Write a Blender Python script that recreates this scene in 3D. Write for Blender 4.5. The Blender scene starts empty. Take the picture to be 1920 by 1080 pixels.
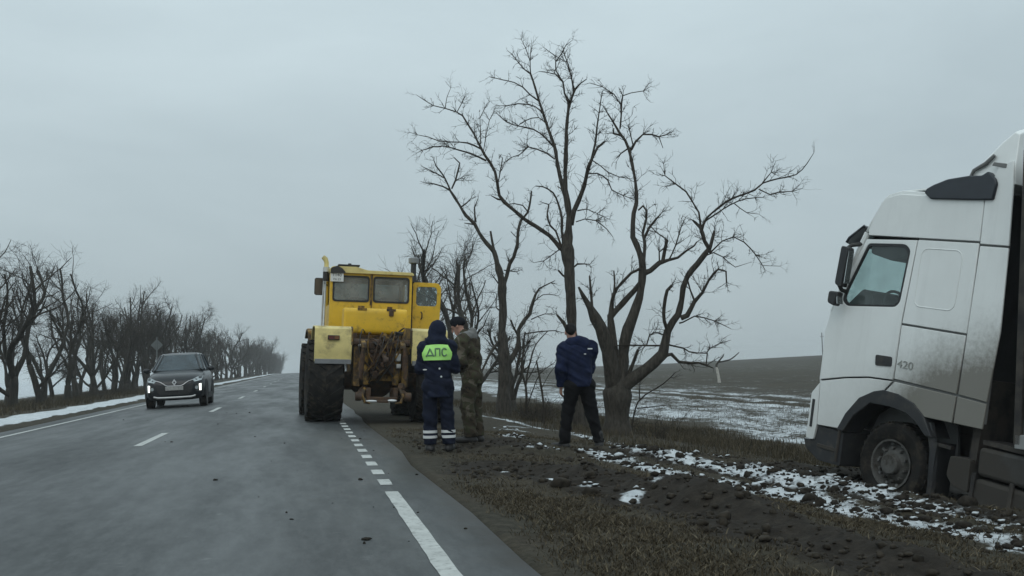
import bpy, math, random
import numpy as np
from mathutils import Vector, Matrix
from mathutils.geometry import tessellate_polygon

SC = bpy.context.scene
COL = SC.collection
R = math.radians
random.seed(7)

# ------------------------------------------------------------------ camera
cam_d = bpy.data.cameras.new("camera")
cam_d.sensor_width = 36.0
cam_d.lens = 36.0 * 1950.0 / 1920.0
cam_d.clip_start, cam_d.clip_end = 0.1, 6000.0
cam = bpy.data.objects.new("camera", cam_d)
COL.objects.link(cam)
yaw, pitch, roll = R(11.4), R(4.12), R(1.5)
fw = Vector((math.sin(yaw) * math.cos(pitch), math.cos(yaw) * math.cos(pitch), math.sin(pitch)))
r0 = Vector((math.cos(yaw), -math.sin(yaw), 0.0))
u0 = r0.cross(fw)
rt = r0 * math.cos(roll) - u0 * math.sin(roll)
up = r0 * math.sin(roll) + u0 * math.cos(roll)
cm = Matrix((rt, up, -fw)).transposed().to_4x4()
cm.translation = Vector((0.0, 0.0, 1.05))
cam.matrix_world = cm
SC.camera = cam

# ------------------------------------------------------------------ overcast sky
SUN_EL, SUN_AZ = 42.0, 200.0          # sun behind the cloud deck, compass-like angle from +Y towards +X
world = bpy.data.worlds.new("World")
SC.world = world
world.use_nodes = True
wn, wl = world.node_tree.nodes, world.node_tree.links
wn.clear()
w_out = wn.new("ShaderNodeOutputWorld")
w_bg = wn.new("ShaderNodeBackground")
w_sky = wn.new("ShaderNodeTexSky")
w_sky.sky_type = 'NISHITA'
w_sky.sun_disc = False
w_sky.sun_elevation = R(SUN_EL)
w_sky.sun_rotation = R(SUN_AZ)
w_sky.air_density, w_sky.dust_density, w_sky.ozone_density = 1.0, 3.0, 1.0
w_tc = wn.new("ShaderNodeTexCoord")
w_map = wn.new("ShaderNodeMapping")
w_map.inputs['Scale'].default_value = (1.0, 1.0, 2.6)
w_n1 = wn.new("ShaderNodeTexNoise")
w_n1.inputs['Scale'].default_value = 2.3
w_n1.inputs['Detail'].default_value = 5.0
w_n1.inputs['Roughness'].default_value = 0.55
w_n1.inputs['Distortion'].default_value = 0.4
w_rmp = wn.new("ShaderNodeValToRGB")       # cloud deck: thin bright places and thicker grey ones
w_rmp.color_ramp.elements[0].position = 0.30
w_rmp.color_ramp.elements[0].color = (4.65, 5.62, 6.02, 1)
w_rmp.color_ramp.elements[1].position = 0.72
w_rmp.color_ramp.elements[1].color = (5.75, 6.85, 7.25, 1)
w_mix = wn.new("ShaderNodeMix")
w_mix.data_type = 'RGBA'
w_mix.inputs['Factor'].default_value = 0.95
w_bg.inputs['Strength'].default_value = 0.094
wl.new(w_tc.outputs['Generated'], w_map.inputs['Vector'])
wl.new(w_map.outputs['Vector'], w_n1.inputs['Vector'])
wl.new(w_n1.outputs['Fac'], w_rmp.inputs['Fac'])
wl.new(w_sky.outputs['Color'], w_mix.inputs['A'])
# overcast luminance: brightest overhead, falling off towards the horizon
w_sep = wn.new("ShaderNodeSeparateXYZ")
w_pos = wn.new("ShaderNodeMath"); w_pos.operation = 'MAXIMUM'; w_pos.inputs[1].default_value = 0.0
w_lum = wn.new("ShaderNodeMath"); w_lum.operation = 'MULTIPLY_ADD'; w_lum.inputs[1].default_value = 1.15; w_lum.inputs[2].default_value = 0.80
w_mul = wn.new("ShaderNodeMix"); w_mul.data_type = 'RGBA'; w_mul.blend_type = 'MULTIPLY'; w_mul.inputs['Factor'].default_value = 1.0
wl.new(w_tc.outputs['Generated'], w_sep.inputs[0])
wl.new(w_sep.outputs['Z'], w_pos.inputs[0])
wl.new(w_pos.outputs[0], w_lum.inputs[0])
wl.new(w_rmp.outputs['Color'], w_mul.inputs['A'])
wl.new(w_lum.outputs[0], w_mul.inputs['B'])
wl.new(w_mul.outputs['Result'], w_mix.inputs['B'])
wl.new(w_mix.outputs['Result'], w_bg.inputs['Color'])
wl.new(w_bg.outputs['Background'], w_out.inputs['Surface'])

sun_d = bpy.data.lights.new("sun", 'SUN')
sun_d.energy = 0.5
sun_d.angle = R(40)
sun_d.color = (1.0, 0.97, 0.93)
sun = bpy.data.objects.new("sun", sun_d)
COL.objects.link(sun)
sd = Vector((math.sin(R(SUN_AZ)) * math.cos(R(SUN_EL)), math.cos(R(SUN_AZ)) * math.cos(R(SUN_EL)), math.sin(R(SUN_EL))))
sun.rotation_euler = sd.to_track_quat('Z', 'Y').to_euler()
sun.location = (0, -20, 40)

SC.view_settings.view_transform = 'Standard'
SC.view_settings.look = 'None'
SC.view_settings.gamma = 1.0
SC.view_settings.use_curve_mapping = False
SC.view_settings.exposure = 0.0
SC.render.engine = 'CYCLES'
SC.cycles.max_bounces = 8
SC.cycles.transparent_max_bounces = 12
SC.cycles.volume_bounces = 1
SC.cycles.use_denoising = True

# ------------------------------------------------------------------ helpers
def tag(o, label=None, cat=None, group=None, kind=None):
    if label: o["label"] = label
    if cat: o["category"] = cat
    if group: o["group"] = group
    if kind: o["kind"] = kind
    return o

def empty(name, loc=(0, 0, 0), rz=0.0, mat=None):
    o = bpy.data.objects.new(name, None)
    COL.objects.link(o)
    if mat is not None: o.matrix_world = mat
    else:
        o.location = loc
        o.rotation_euler = (0, 0, rz)
    return o

def mk(name, v, f, mat=None, parent=None, smooth=None, bevel=0.0, seg=2):
    me = bpy.data.meshes.new(name)
    if isinstance(v, np.ndarray): v = v.tolist()
    me.from_pydata(v, [], f)
    me.validate(verbose=False)
    if mat is not None: me.materials.append(mat)
    if smooth is not None:
        me.shade_smooth()
        if smooth < 179: me.set_sharp_from_angle(angle=R(smooth))
    o = bpy.data.objects.new(name, me)
    COL.objects.link(o)
    if parent is not None: o.parent = parent
    if bevel > 0:
        m = o.modifiers.new("bevel", 'BEVEL')
        m.width, m.segments, m.limit_method, m.angle_limit = bevel, seg, 'ANGLE', R(40)
        m.harden_normals = False
    return o

def copy_tree(o, parent=None, **kw):
    c = o.copy()
    COL.objects.link(c)
    if parent is not None: c.parent = parent
    for ch in list(o.children): copy_tree(ch, c)
    return c

class MB:
    """collects shapes, builds one mesh object"""
    def __init__(s): s.v, s.f = [], []
    def add(s, v, f):
        b = len(s.v)
        s.v += [tuple(float(c) for c in p) for p in v]
        s.f += [tuple(b + i for i in q) for q in f]
        return s
    def box(s, c, d, rot=None, top=1.0):
        hx, hy, hz = d[0] / 2, d[1] / 2, d[2] / 2
        p = [Vector((sx * hx * (top if sz > 0 else 1), sy * hy * (top if sz > 0 else 1), sz * hz))
             for sz in (-1, 1) for sy in (-1, 1) for sx in (-1, 1)]
        if rot is not None:
            m = Matrix.Rotation(rot[2], 3, 'Z') @ Matrix.Rotation(rot[1], 3, 'Y') @ Matrix.Rotation(rot[0], 3, 'X')
            p = [m @ q for q in p]
        p = [q + Vector(c) for q in p]
        return s.add(p, [(0, 2, 3, 1), (4, 5, 7, 6), (0, 1, 5, 4), (2, 6, 7, 3), (0, 4, 6, 2), (1, 3, 7, 5)])
    def tube(s, pts, rad, n=8, cap=True, closed=False):
        P = np.array(pts, float)
        m = len(P)
        r = np.full(m, rad, float) if np.isscalar(rad) else np.array(rad, float)
        T = np.zeros_like(P)
        T[1:-1] = P[2:] - P[:-2]
        T[0], T[-1] = P[1] - P[0], P[-1] - P[-2]
        if closed: T[0] = T[-1] = P[1] - P[-2]
        T /= np.maximum(np.linalg.norm(T, axis=1), 1e-9)[:, None]
        a = np.array([0, 0, 1.0]) if abs(T[0][2]) < 0.9 else np.array([1.0, 0, 0])
        u = np.cross(T[0], a); u /= np.linalg.norm(u)
        ang = np.arange(n) * 2 * math.pi / n
        ca, sa = np.cos(ang)[:, None], np.sin(ang)[:, None]
        V = np.zeros((m, n, 3))
        for i in range(m):
            u = u - T[i] * (u @ T[i]); u /= max(np.linalg.norm(u), 1e-9)
            w = np.cross(T[i], u)
            V[i] = P[i] + r[i] * (ca * u + sa * w)
        F = []
        for i in range(m - 1):
            for j in range(n):
                k = (j + 1) % n
                F.append((i * n + j, i * n + k, (i + 1) * n + k, (i + 1) * n + j))
        if cap:
            F.append(tuple(range(n - 1, -1, -1)))
            F.append(tuple(range((m - 1) * n, m * n)))
        return s.add(V.reshape(-1, 3), F)
    def cyl(s, p0, p1, ra, rb=None, n=16):
        return s.tube([p0, p1], [ra, ra if rb is None else rb], n)
    def prism(s, poly, a, b, axis='y', holes=()):
        """2-D polygon (with holes) extruded along an axis from a to b"""
        loops = [list(poly)] + [list(h) for h in holes]
        flat = [p for l in loops for p in l]
        tris = tessellate_polygon([[Vector((p[0], p[1], 0)) for p in l] for l in loops])
        def to3(p, t):
            if axis == 'y': return (p[0], t, p[1])
            if axis == 'x': return (t, p[0], p[1])
            return (p[0], p[1], t)
        n = len(flat)
        V = [to3(p, a) for p in flat] + [to3(p, b) for p in flat]
        F = []
        if holes:
            for t in tris:
                F.append(tuple(t)); F.append((t[2] + n, t[1] + n, t[0] + n))
        else:
            F.append(tuple(range(n))); F.append(tuple(range(2 * n - 1, n - 1, -1)))
        o = 0
        for l in loops:
            k = len(l)
            for i in range(k):
                j = (i + 1) % k
                F.append((o + i, o + i + n, o + j + n, o + j))
            o += k
        return s.add(V, F)
    def lathe(s, prof, n=32, axis='y', c=(0, 0, 0), close=True):
        """profile of (radius, position along the axis)"""
        V, F = [], []
        for (r, h) in prof:
            for j in range(n):
                t = 2 * math.pi * j / n
                a, b = r * math.cos(t), r * math.sin(t)
                p = (a, h, b) if axis == 'y' else ((h, a, b) if axis == 'x' else (a, b, h))
                V.append((p[0] + c[0], p[1] + c[1], p[2] + c[2]))
        m = len(prof)
        for i in range(m - 1 if not close else m):
            i2 = (i + 1) % m
            for j in range(n):
                k = (j + 1) % n
                F.append((i * n + j, i * n + k, i2 * n + k, i2 * n + j))
        return s.add(V, F)
    def loft(s, rings, cap=True, closed=True):
        n = len(rings[0]); V = [p for r in rings for p in r]; F = []
        for i in range(len(rings) - 1):
            for j in range(n if closed else n - 1):
                k = (j + 1) % n
                F.append((i * n + j, i * n + k, (i + 1) * n + k, (i + 1) * n + j))
        if cap:
            F.append(tuple(range(n - 1, -1, -1))); F.append(tuple(range((len(rings) - 1) * n, len(rings) * n)))
        return s.add(V, F)
    def ell(s, c, r, nu=16, nv=10):
        V, F = [], []
        for i in range(nv + 1):
            t = math.pi * i / nv
            for j in range(nu):
                p = 2 * math.pi * j / nu
                V.append((c[0] + r[0] * math.sin(t) * math.cos(p), c[1] + r[1] * math.sin(t) * math.sin(p), c[2] + r[2] * math.cos(t)))
        for i in range(nv):
            for j in range(nu):
                k = (j + 1) % nu
                F.append((i * nu + j, (i + 1) * nu + j, (i + 1) * nu + k, i * nu + k))
        return s.add(V, F)
    def build(s, name, mat, parent=None, smooth=40, bevel=0.0, seg=2):
        o = mk(name, s.v, s.f, mat, parent, smooth, bevel, seg)
        fix_normals(o.data)
        return o

def fix_normals(me):
    import bmesh
    bm = bmesh.new(); bm.from_mesh(me)
    bmesh.ops.recalc_face_normals(bm, faces=bm.faces)
    bm.to_mesh(me); bm.free()

def rrect(x0, z0, x1, z1, r, n=4):
    """rounded rectangle outline"""
    out = []
    for cx, cz, a0 in ((x1 - r, z0 + r, -90), (x1 - r, z1 - r, 0), (x0 + r, z1 - r, 90), (x0 + r, z0 + r, 180)):
        for i in range(n + 1):
            a = R(a0 + 90 * i / n)
            out.append((cx + r * math.cos(a), cz + r * math.sin(a)))
    return out

def round_poly(poly, r, n=3):
    """round the corners of a polygon"""
    out = []
    m = len(poly)
    for i in range(m):
        p, a, b = Vector(poly[i]), Vector(poly[i - 1]), Vector(poly[(i + 1) % m])
        rr = min(r, (a - p).length * .45, (b - p).length * .45)
        s, e = p + (a - p).normalized() * rr, p + (b - p).normalized() * rr
        for k in range(n + 1):
            t = k / n
            q = s * (1 - t) ** 2 + p * 2 * t * (1 - t) + e * t * t
            out.append((q.x, q.y))
    return out

# ------------------------------------------------------------------ numpy noise
def _hash(ix, iy, seed):
    h = (ix.astype(np.int64) * 374761393 + iy.astype(np.int64) * 668265263 + seed * 974711) & 0x7fffffff
    h = ((h ^ (h >> 13)) * 1274126177) & 0x7fffffff
    return ((h ^ (h >> 16)) & 0xffff) / 65535.0
def vnoise(x, y, seed=0):
    x, y = np.asarray(x, float), np.asarray(y, float)
    ix, iy = np.floor(x), np.floor(y)
    fx, fy = x - ix, y - iy
    fx, fy = fx * fx * (3 - 2 * fx), fy * fy * (3 - 2 * fy)
    a, b = _hash(ix, iy, seed), _hash(ix + 1, iy, seed)
    c, d = _hash(ix, iy + 1, seed), _hash(ix + 1, iy + 1, seed)
    return (a * (1 - fx) + b * fx) * (1 - fy) + (c * (1 - fx) + d * fx) * fy
def fbm(x, y, oct=4, seed=0, gain=0.5):
    s, a, t = 0, 1.0, 0
    for i in range(oct):
        s = s + a * vnoise(x * 2 ** i, y * 2 ** i, seed + i * 17); t += a; a *= gain
    return s / t
def sstep(a, b, x):
    t = np.clip((np.asarray(x, float) - a) / (b - a), 0, 1)
    return t * t * (3 - 2 * t)

# ------------------------------------------------------------------ materials
MATS = {}
def M(name, col, rough=0.6, metal=0.0, var=0.15, scale=4.0, detail=4.0, bump=0.0, bscale=30.0, bdist=0.01,
      dirt=None, spec=0.5, coat=0.0, emit=None, alpha=None):
    """procedural principled material; dirt = (colour, coverage 0..1, noise scale[, z_full, z_none])"""
    if name in MATS: return MATS[name]
    m = bpy.data.materials.new(name)
    m.use_nodes = True
    nt = m.node_tree; N, L = nt.nodes, nt.links
    b = N["Principled BSDF"]
    b.inputs['Roughness'].default_value = rough
    b.inputs['Metallic'].default_value = metal
    b.inputs['Specular IOR Level'].default_value = spec
    b.inputs['Coat Weight'].default_value = coat
    tc = N.new("ShaderNodeTexCoord")
    n1 = N.new("ShaderNodeTexNoise")
    n1.inputs['Scale'].default_value, n1.inputs['Detail'].default_value = scale, detail
    L.new(tc.outputs['Object'], n1.inputs['Vector'])
    r = N.new("ShaderNodeValToRGB")
    r.color_ramp.elements[0].position, r.color_ramp.elements[1].position = 0.3, 0.7
    r.color_ramp.elements[0].color = tuple(max(0, c * (1 - var)) for c in col) + (1,)
    r.color_ramp.elements[1].color = tuple(min(1, c * (1 + var)) for c in col) + (1,)
    L.new(n1.outputs['Fac'], r.inputs['Fac'])
    out = r.outputs['Color']
    if dirt:
        n2 = N.new("ShaderNodeTexNoise")
        n2.inputs['Scale'].default_value, n2.inputs['Detail'].default_value, n2.inputs['Roughness'].default_value = dirt[2], 7, 0.65
        L.new(tc.outputs['Object'], n2.inputs['Vector'])
        fac = n2.outputs['Fac']
        ad = N.new("ShaderNodeMath"); ad.operation = 'ADD'
        L.new(fac, ad.inputs[0])
        ad.inputs[1].default_value = dirt[1] - 0.5
        if len(dirt) > 3:
            sx = N.new("ShaderNodeSeparateXYZ"); L.new(tc.outputs['Object'], sx.inputs[0])
            mr = N.new("ShaderNodeMapRange")
            mr.inputs['From Min'].default_value, mr.inputs['From Max'].default_value = dirt[3], dirt[4]
            mr.inputs['To Min'].default_value, mr.inputs['To Max'].default_value = dirt[1] - 0.5, -0.35
            L.new(sx.outputs['Z'], mr.inputs['Value']); L.new(mr.outputs['Result'], ad.inputs[1])
        r2 = N.new("ShaderNodeMapRange"); r2.interpolation_type = 'SMOOTHSTEP'
        r2.inputs['From Min'].default_value, r2.inputs['From Max'].default_value = 0.38, 0.68
        L.new(ad.outputs[0], r2.inputs['Value'])
        mx = N.new("ShaderNodeMix"); mx.data_type = 'RGBA'
        L.new(r2.outputs['Result'], mx.inputs['Factor'])
        L.new(out, mx.inputs['A'])
        mx.inputs['B'].default_value = tuple(dirt[0]) + (1,)
        out = mx.outputs['Result']
        rr = N.new("ShaderNodeMapRange")
        rr.inputs['To Min'].default_value, rr.inputs['To Max'].default_value = rough, 0.9
        L.new(r2.outputs['Result'], rr.inputs['Value']); L.new(rr.outputs['Result'], b.inputs['Roughness'])
    L.new(out, b.inputs['Base Color'])
    if bump > 0:
        n3 = N.new("ShaderNodeTexNoise")
        n3.inputs['Scale'].default_value, n3.inputs['Detail'].default_value = bscale, 6
        L.new(tc.outputs['Object'], n3.inputs['Vector'])
        bp = N.new("ShaderNodeBump")
        bp.inputs['Strength'].default_value, bp.inputs['Distance'].default_value = bump, bdist
        L.new(n3.outputs['Fac'], bp.inputs['Height']); L.new(bp.outputs['Normal'], b.inputs['Normal'])
    if emit:
        b.inputs['Emission Color'].default_value = tuple(emit[0]) + (1,)
        b.inputs['Emission Strength'].default_value = emit[1]
    MATS[name] = m
    return m

def glass_mat(name, tint=(0.75, 0.85, 0.84), dust_sheen=0.12, film_col=(0.35, 0.36, 0.34)):
    """thin dusty window glass: tinted see-through, sky reflections, a diffuse film (dirt; on the car, painted sky reflection)"""
    m = bpy.data.materials.new(name); m.use_nodes = True
    N, L = m.node_tree.nodes, m.node_tree.links
    N.remove(N["Principled BSDF"])
    out = N["Material Output"]
    tr = N.new("ShaderNodeBsdfTransparent"); tr.inputs['Color'].default_value = tuple(tint) + (1,)
    gl = N.new("ShaderNodeBsdfGlossy"); gl.inputs['Roughness'].default_value = 0.04
    lw = N.new("ShaderNodeLayerWeight"); lw.inputs['Blend'].default_value = .5
    pw = N.new("ShaderNodeMath"); pw.operation = 'POWER'; pw.inputs[1].default_value = 4.0; L.new(lw.outputs['Facing'], pw.inputs[0])
    fr = N.new("ShaderNodeMath"); fr.operation = 'MULTIPLY_ADD'; fr.inputs[1].default_value = .75; fr.inputs[2].default_value = .035; L.new(pw.outputs[0], fr.inputs[0])
    df = N.new("ShaderNodeBsdfDiffuse"); df.inputs['Color'].default_value = tuple(film_col) + (1,)
    a, c = N.new("ShaderNodeMixShader"), N.new("ShaderNodeMixShader")
    L.new(fr.outputs[0], a.inputs[0]); L.new(tr.outputs[0], a.inputs[1]); L.new(gl.outputs[0], a.inputs[2])
    tc = N.new("ShaderNodeTexCoord"); nz = N.new("ShaderNodeTexNoise")
    nz.inputs['Scale'].default_value, nz.inputs['Detail'].default_value = 3.5, 6
    L.new(tc.outputs['Object'], nz.inputs['Vector'])
    mr = N.new("ShaderNodeMapRange")
    mr.inputs['From Min'].default_value, mr.inputs['From Max'].default_value = 0.3, 0.75
    mr.inputs['To Min'].default_value, mr.inputs['To Max'].default_value = dust_sheen * 0.4, min(1, dust_sheen * 1.8)
    L.new(nz.outputs['Fac'], mr.inputs['Value']); L.new(mr.outputs['Result'], c.inputs[0])
    L.new(a.outputs[0], c.inputs[1]); L.new(df.outputs[0], c.inputs[2]); L.new(c.outputs[0], out.inputs['Surface'])
    return m

# ------------------------------------------------------------------ terrain height
ROAD_L, ROAD_R, ROAD_C = -6.1, 1.25, -2.35
def road_z(x, y=0.0):
    y = np.asarray(y, float)
    return -0.025 * np.abs(np.asarray(x, float) + 2.35) - 0.00003 * np.maximum(y - 230, 0) ** 2

# the lorry's own frame: forward, up, right, and the middle of its front axle on the ground
LORRY_F = Vector((-0.26865509, 0.94940697, 0.16263717)).normalized()
LORRY_U = Vector((0.1529244, -0.12466345, 0.98034338)).normalized()
LORRY_R = LORRY_F.cross(LORRY_U).normalized()
LORRY_O = Vector((7.20008846, 12.04883443, -0.34291645)) + LORRY_R * 1.2 - LORRY_U * 0.53

_XS = [-900, -60, -25, -14, -11, -9.2, -8.3, -7.3, -6.6, -6.25, -6.0, -5.0, 0.5, 1.1, 1.3, 2, 3, 4, 5.3, 7, 9, 11, 14, 25, 60, 120, 900]
_ZS = [-1.0, -0.7, -0.5, -0.32, -0.28, -0.22, -0.14, -0.07, -0.10, -0.13, -0.30, -0.35, -0.35, -0.25, -0.11, -0.14, -0.20, -0.31, -0.47, -0.66, -0.90, -0.98, -0.95, -0.75, -0.6, -0.6, -0.6]
def base_z(x, y):
    x, y = np.asarray(x, float), np.asarray(y, float)
    z = np.interp(x, _XS, _ZS)
    d = np.hypot(x, y)
    az = np.degrees(np.arctan2(x, y))
    rim = np.interp(az, [-60, -20, 0, 8, 15, 20, 27, 35, 60, 120], [-1.5, -1.5, -1.2, -0.8, -1.2, -0.8, 0.75, 2.2, 4, 0])
    t = sstep(35, 400, d) * sstep(6, 25, np.abs(x - ROAD_C))
    z = z * (1 - t) + rim * t
    z = z - 0.00003 * np.maximum(y - 230, 0) ** 2 * (1 - sstep(6, 40, np.abs(x - ROAD_C)))
    z = z - np.maximum(d - 420, 0) * 0.012 * sstep(6, 40, np.abs(x - ROAD_C))
    return z
def lorry_plane(x, y):
    # surface the wheels stand in
    n = LORRY_U
    return LORRY_O.z - ((x - LORRY_O.x) * n.x + (y - LORRY_O.y) * n.y) / n.z
# ------------------------------------------------------------------ ground relief and cover
BAND_A = [(5.0, 31.0), (5.3, 25.2), (5.7, 21.0), (5.9, 17.2), (6.7, 16.0), (7.9, 15.0), (8.6, 14.2)]
BAND_B = [(3.0, 15.6), (3.6, 14.9), (3.9, 14.0), (4.15, 12.7), (4.45, 11.6), (4.9, 10.5), (5.05, 9.0), (5.2, 7.9), (5.3, 6.8), (5.6, 4.0)]
BAND_C = [(4.7, 15.2), (5.2, 13.5), (5.7, 12.2), (6.0, 10.6), (6.1, 8.0), (6.5, 5.0)]
MUD_A = [(2.2, 12.0), (2.6, 10.6), (2.9, 9.5), (3.0, 8.6), (3.25, 7.6), (3.4, 6.4), (3.7, 4.5)]
MUD_B = [(2.6, 16.5), (3.1, 14.9), (4.3, 14.4), (5.1, 13.0), (5.5, 11.2), (5.9, 9.0), (6.3, 6.0)]
MUD_C = [(5.6, 16.2), (6.5, 14.6), (7.6, 13.2), (8.2, 11.0), (8.8, 7.0)]
LUMPS = [(2.67, 9.76, .26), (2.85, 9.07, .2), (3.21, 9.39, .22), (2.95, 9.2, .22), (2.5, 10.4, .2), (2.1, 10.9, .15), (4.1, 20.5, .7), (4.6, 22.5, .8), (3.5, 17.8, .45)]
def pdist(x, y, pl):
    best = np.full(np.shape(x), 1e9)
    for (ax, ay), (bx, by) in zip(pl[:-1], pl[1:]):
        dx, dy = bx - ax, by - ay
        t = np.clip(((x - ax) * dx + (y - ay) * dy) / (dx * dx + dy * dy), 0, 1)
        best = np.minimum(best, np.hypot(x - ax - t * dx, y - ay - t * dy))
    return best
def lorry_mask(x, y):
    # footprint of the lorry (front wheel to drive axle) in its own plane
    lx = (x - LORRY_O.x) * LORRY_F.x + (y - LORRY_O.y) * LORRY_F.y
    ly = (x - LORRY_O.x) * -LORRY_R.x + (y - LORRY_O.y) * -LORRY_R.y
    ex = np.maximum(np.maximum(lx - 1.7, -7.5 - lx), 0)
    ey = np.maximum(np.maximum(ly - 1.25, -1.6 - ly), 0)
    return 1 - sstep(0.0, 1.3, np.hypot(ex, ey)), lx, ly
def ground_z(x, y, fine=True):
    x, y = np.asarray(x, float), np.asarray(y, float)
    z = base_z(x, y)
    on = 1 - sstep(-6.3, -6.0, x) * (1 - sstep(1.15, 1.5, x))       # off the road
    near = np.exp(-(np.hypot(x - 4, y - 12) / 30.0) ** 2)
    z = z + on * (fbm(x * .5, y * .5, 3, 3) - .5) * 0.10 * sstep(1.3, 3.5, np.abs(x + 2.35) - 3.0)
    right = sstep(1.5, 2.4, x) * (1 - sstep(9.5, 12, x))
    # ruts torn by the wheels, soil thrown up beside them
    for pl, w, dep in ((MUD_A, .28, .05), (MUD_B, .33, .08), (MUD_C, .38, .09)):
        d = pdist(x, y, pl)
        z = z + right * (-dep * np.exp(-(d / w) ** 2) + dep * .8 * np.exp(-((d - w * 1.7) / (w * .6)) ** 2))
    # pile of pushed soil
    z = z + 0.19 * np.exp(-(((x - 3.55) * .96 + (y - 8.9) * .28) / .42) ** 2 - (((y - 8.9) * .96 - (x - 3.55) * .28) / 1.0) ** 2)
    z = z + 0.10 * np.exp(-((x - 3.0) / .5) ** 2 - ((y - 10.8) / 1.0) ** 2)
    for (lx, ly, lr) in LUMPS:
        z = z + .035 * np.exp(-((x - lx) ** 2 + (y - ly) ** 2) / (lr * .7) ** 2)
    m, lx, ly = lorry_mask(x, y)
    z = z * (1 - m) + (lorry_plane(x, y) + 0.05) * m
    # bank between verge and lorry
    dB = pdist(x, y, BAND_C)
    z = z + right * (1 - m) * 0.10 * np.exp(-(dB / .7) ** 2)
    # thrown-up soil in front of the near wheels
    ex = np.exp(-((ly - 1.75) / .38) ** 2) * (1 - sstep(-.2, .9, lx)) * sstep(-9, -7, lx)
    z = z + ex * 0.16
    if fine:
        churn = np.clip(np.exp(-(pdist(x, y, MUD_A) / .8) ** 2) + np.exp(-(pdist(x, y, MUD_B) / 1.1) ** 2) + np.exp(-(pdist(x, y, MUD_C) / 1.3) ** 2) + .8 * ex, 0, 1)
        z = z + right * near * ((fbm(x * 3.1, y * 3.1, 3, 11) - .5) * (.04 + .09 * churn) + (fbm(x * 9, y * 9, 3, 23, .6) - .5) * (.015 + .045 * churn))
        left = sstep(-6.3, -6.6, x) if False else (1 - sstep(-6.6, -6.25, x))
        z = z + left * (fbm(x * 1.7, y * 1.1, 3, 31) - .5) * .10 * (1 - sstep(60, 120, y))
        z = z + sstep(9, 12, x) * (fbm(x * 1.2, y * .45, 3, 41) - .5) * .18 * (1 - sstep(70, 160, np.hypot(x, y)))
    return z
def gz(x, y): return float(ground_z(np.array([x]), np.array([y]))[0])

def spaced(segs):
    out = []
    for a, b, st in segs: out += list(np.arange(a, b - st * .5, st))
    out.append(segs[-1][1])
    return np.array(out)
gx = np.concatenate([-np.geomspace(900, 60, 14), -np.geomspace(52, 15, 16), spaced([(-14, -9.4, .35), (-9.2, -6.0, .12), (-6.0, 1.0, .8), (1.0, 8.4, .055), (8.4, 13, .11), (13, 22, .25), (22, 40, .7)]), np.geomspace(43, 900, 26)])
gy = np.concatenate([spaced([(-30, 0, 3), (0, 4, .5), (4, 17, .055), (17, 27, .12), (27, 45, .25), (45, 90, .7)]), np.geomspace(92, 1600, 60)])
GX, GY = np.meshgrid(gx, gy)
GZ = ground_z(GX, GY)
nx, ny = len(gx), len(gy)
gv = np.stack([GX, GY, GZ], -1).reshape(-1, 3)
idx = np.arange(nx * ny).reshape(ny, nx)
gf = np.stack([idx[:-1, :-1], idx[:-1, 1:], idx[1:, 1:], idx[1:, :-1]], -1).reshape(-1, 4)
def big_mesh(name, v, f, mat, attrs=None, smooth=True):
    me = bpy.data.meshes.new(name)
    v = np.ascontiguousarray(v, np.float32); f = np.ascontiguousarray(f, np.int32)
    k = f.shape[1]
    me.vertices.add(len(v)); me.vertices.foreach_set("co", v.ravel())
    me.loops.add(f.size); me.loops.foreach_set("vertex_index", f.ravel())
    me.polygons.add(len(f)); me.polygons.foreach_set("loop_start", np.arange(0, f.size, k, dtype=np.int32))
    me.update(calc_edges=True)
    for n, a in (attrs or {}).items():
        at = me.attributes.new(n, 'FLOAT', 'POINT'); at.data.foreach_set("value", np.ascontiguousarray(a, np.float32).ravel())
    if mat: me.materials.append(mat)
    if smooth: me.shade_smooth()
    o = bpy.data.objects.new(name, me); COL.objects.link(o)
    return o

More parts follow.
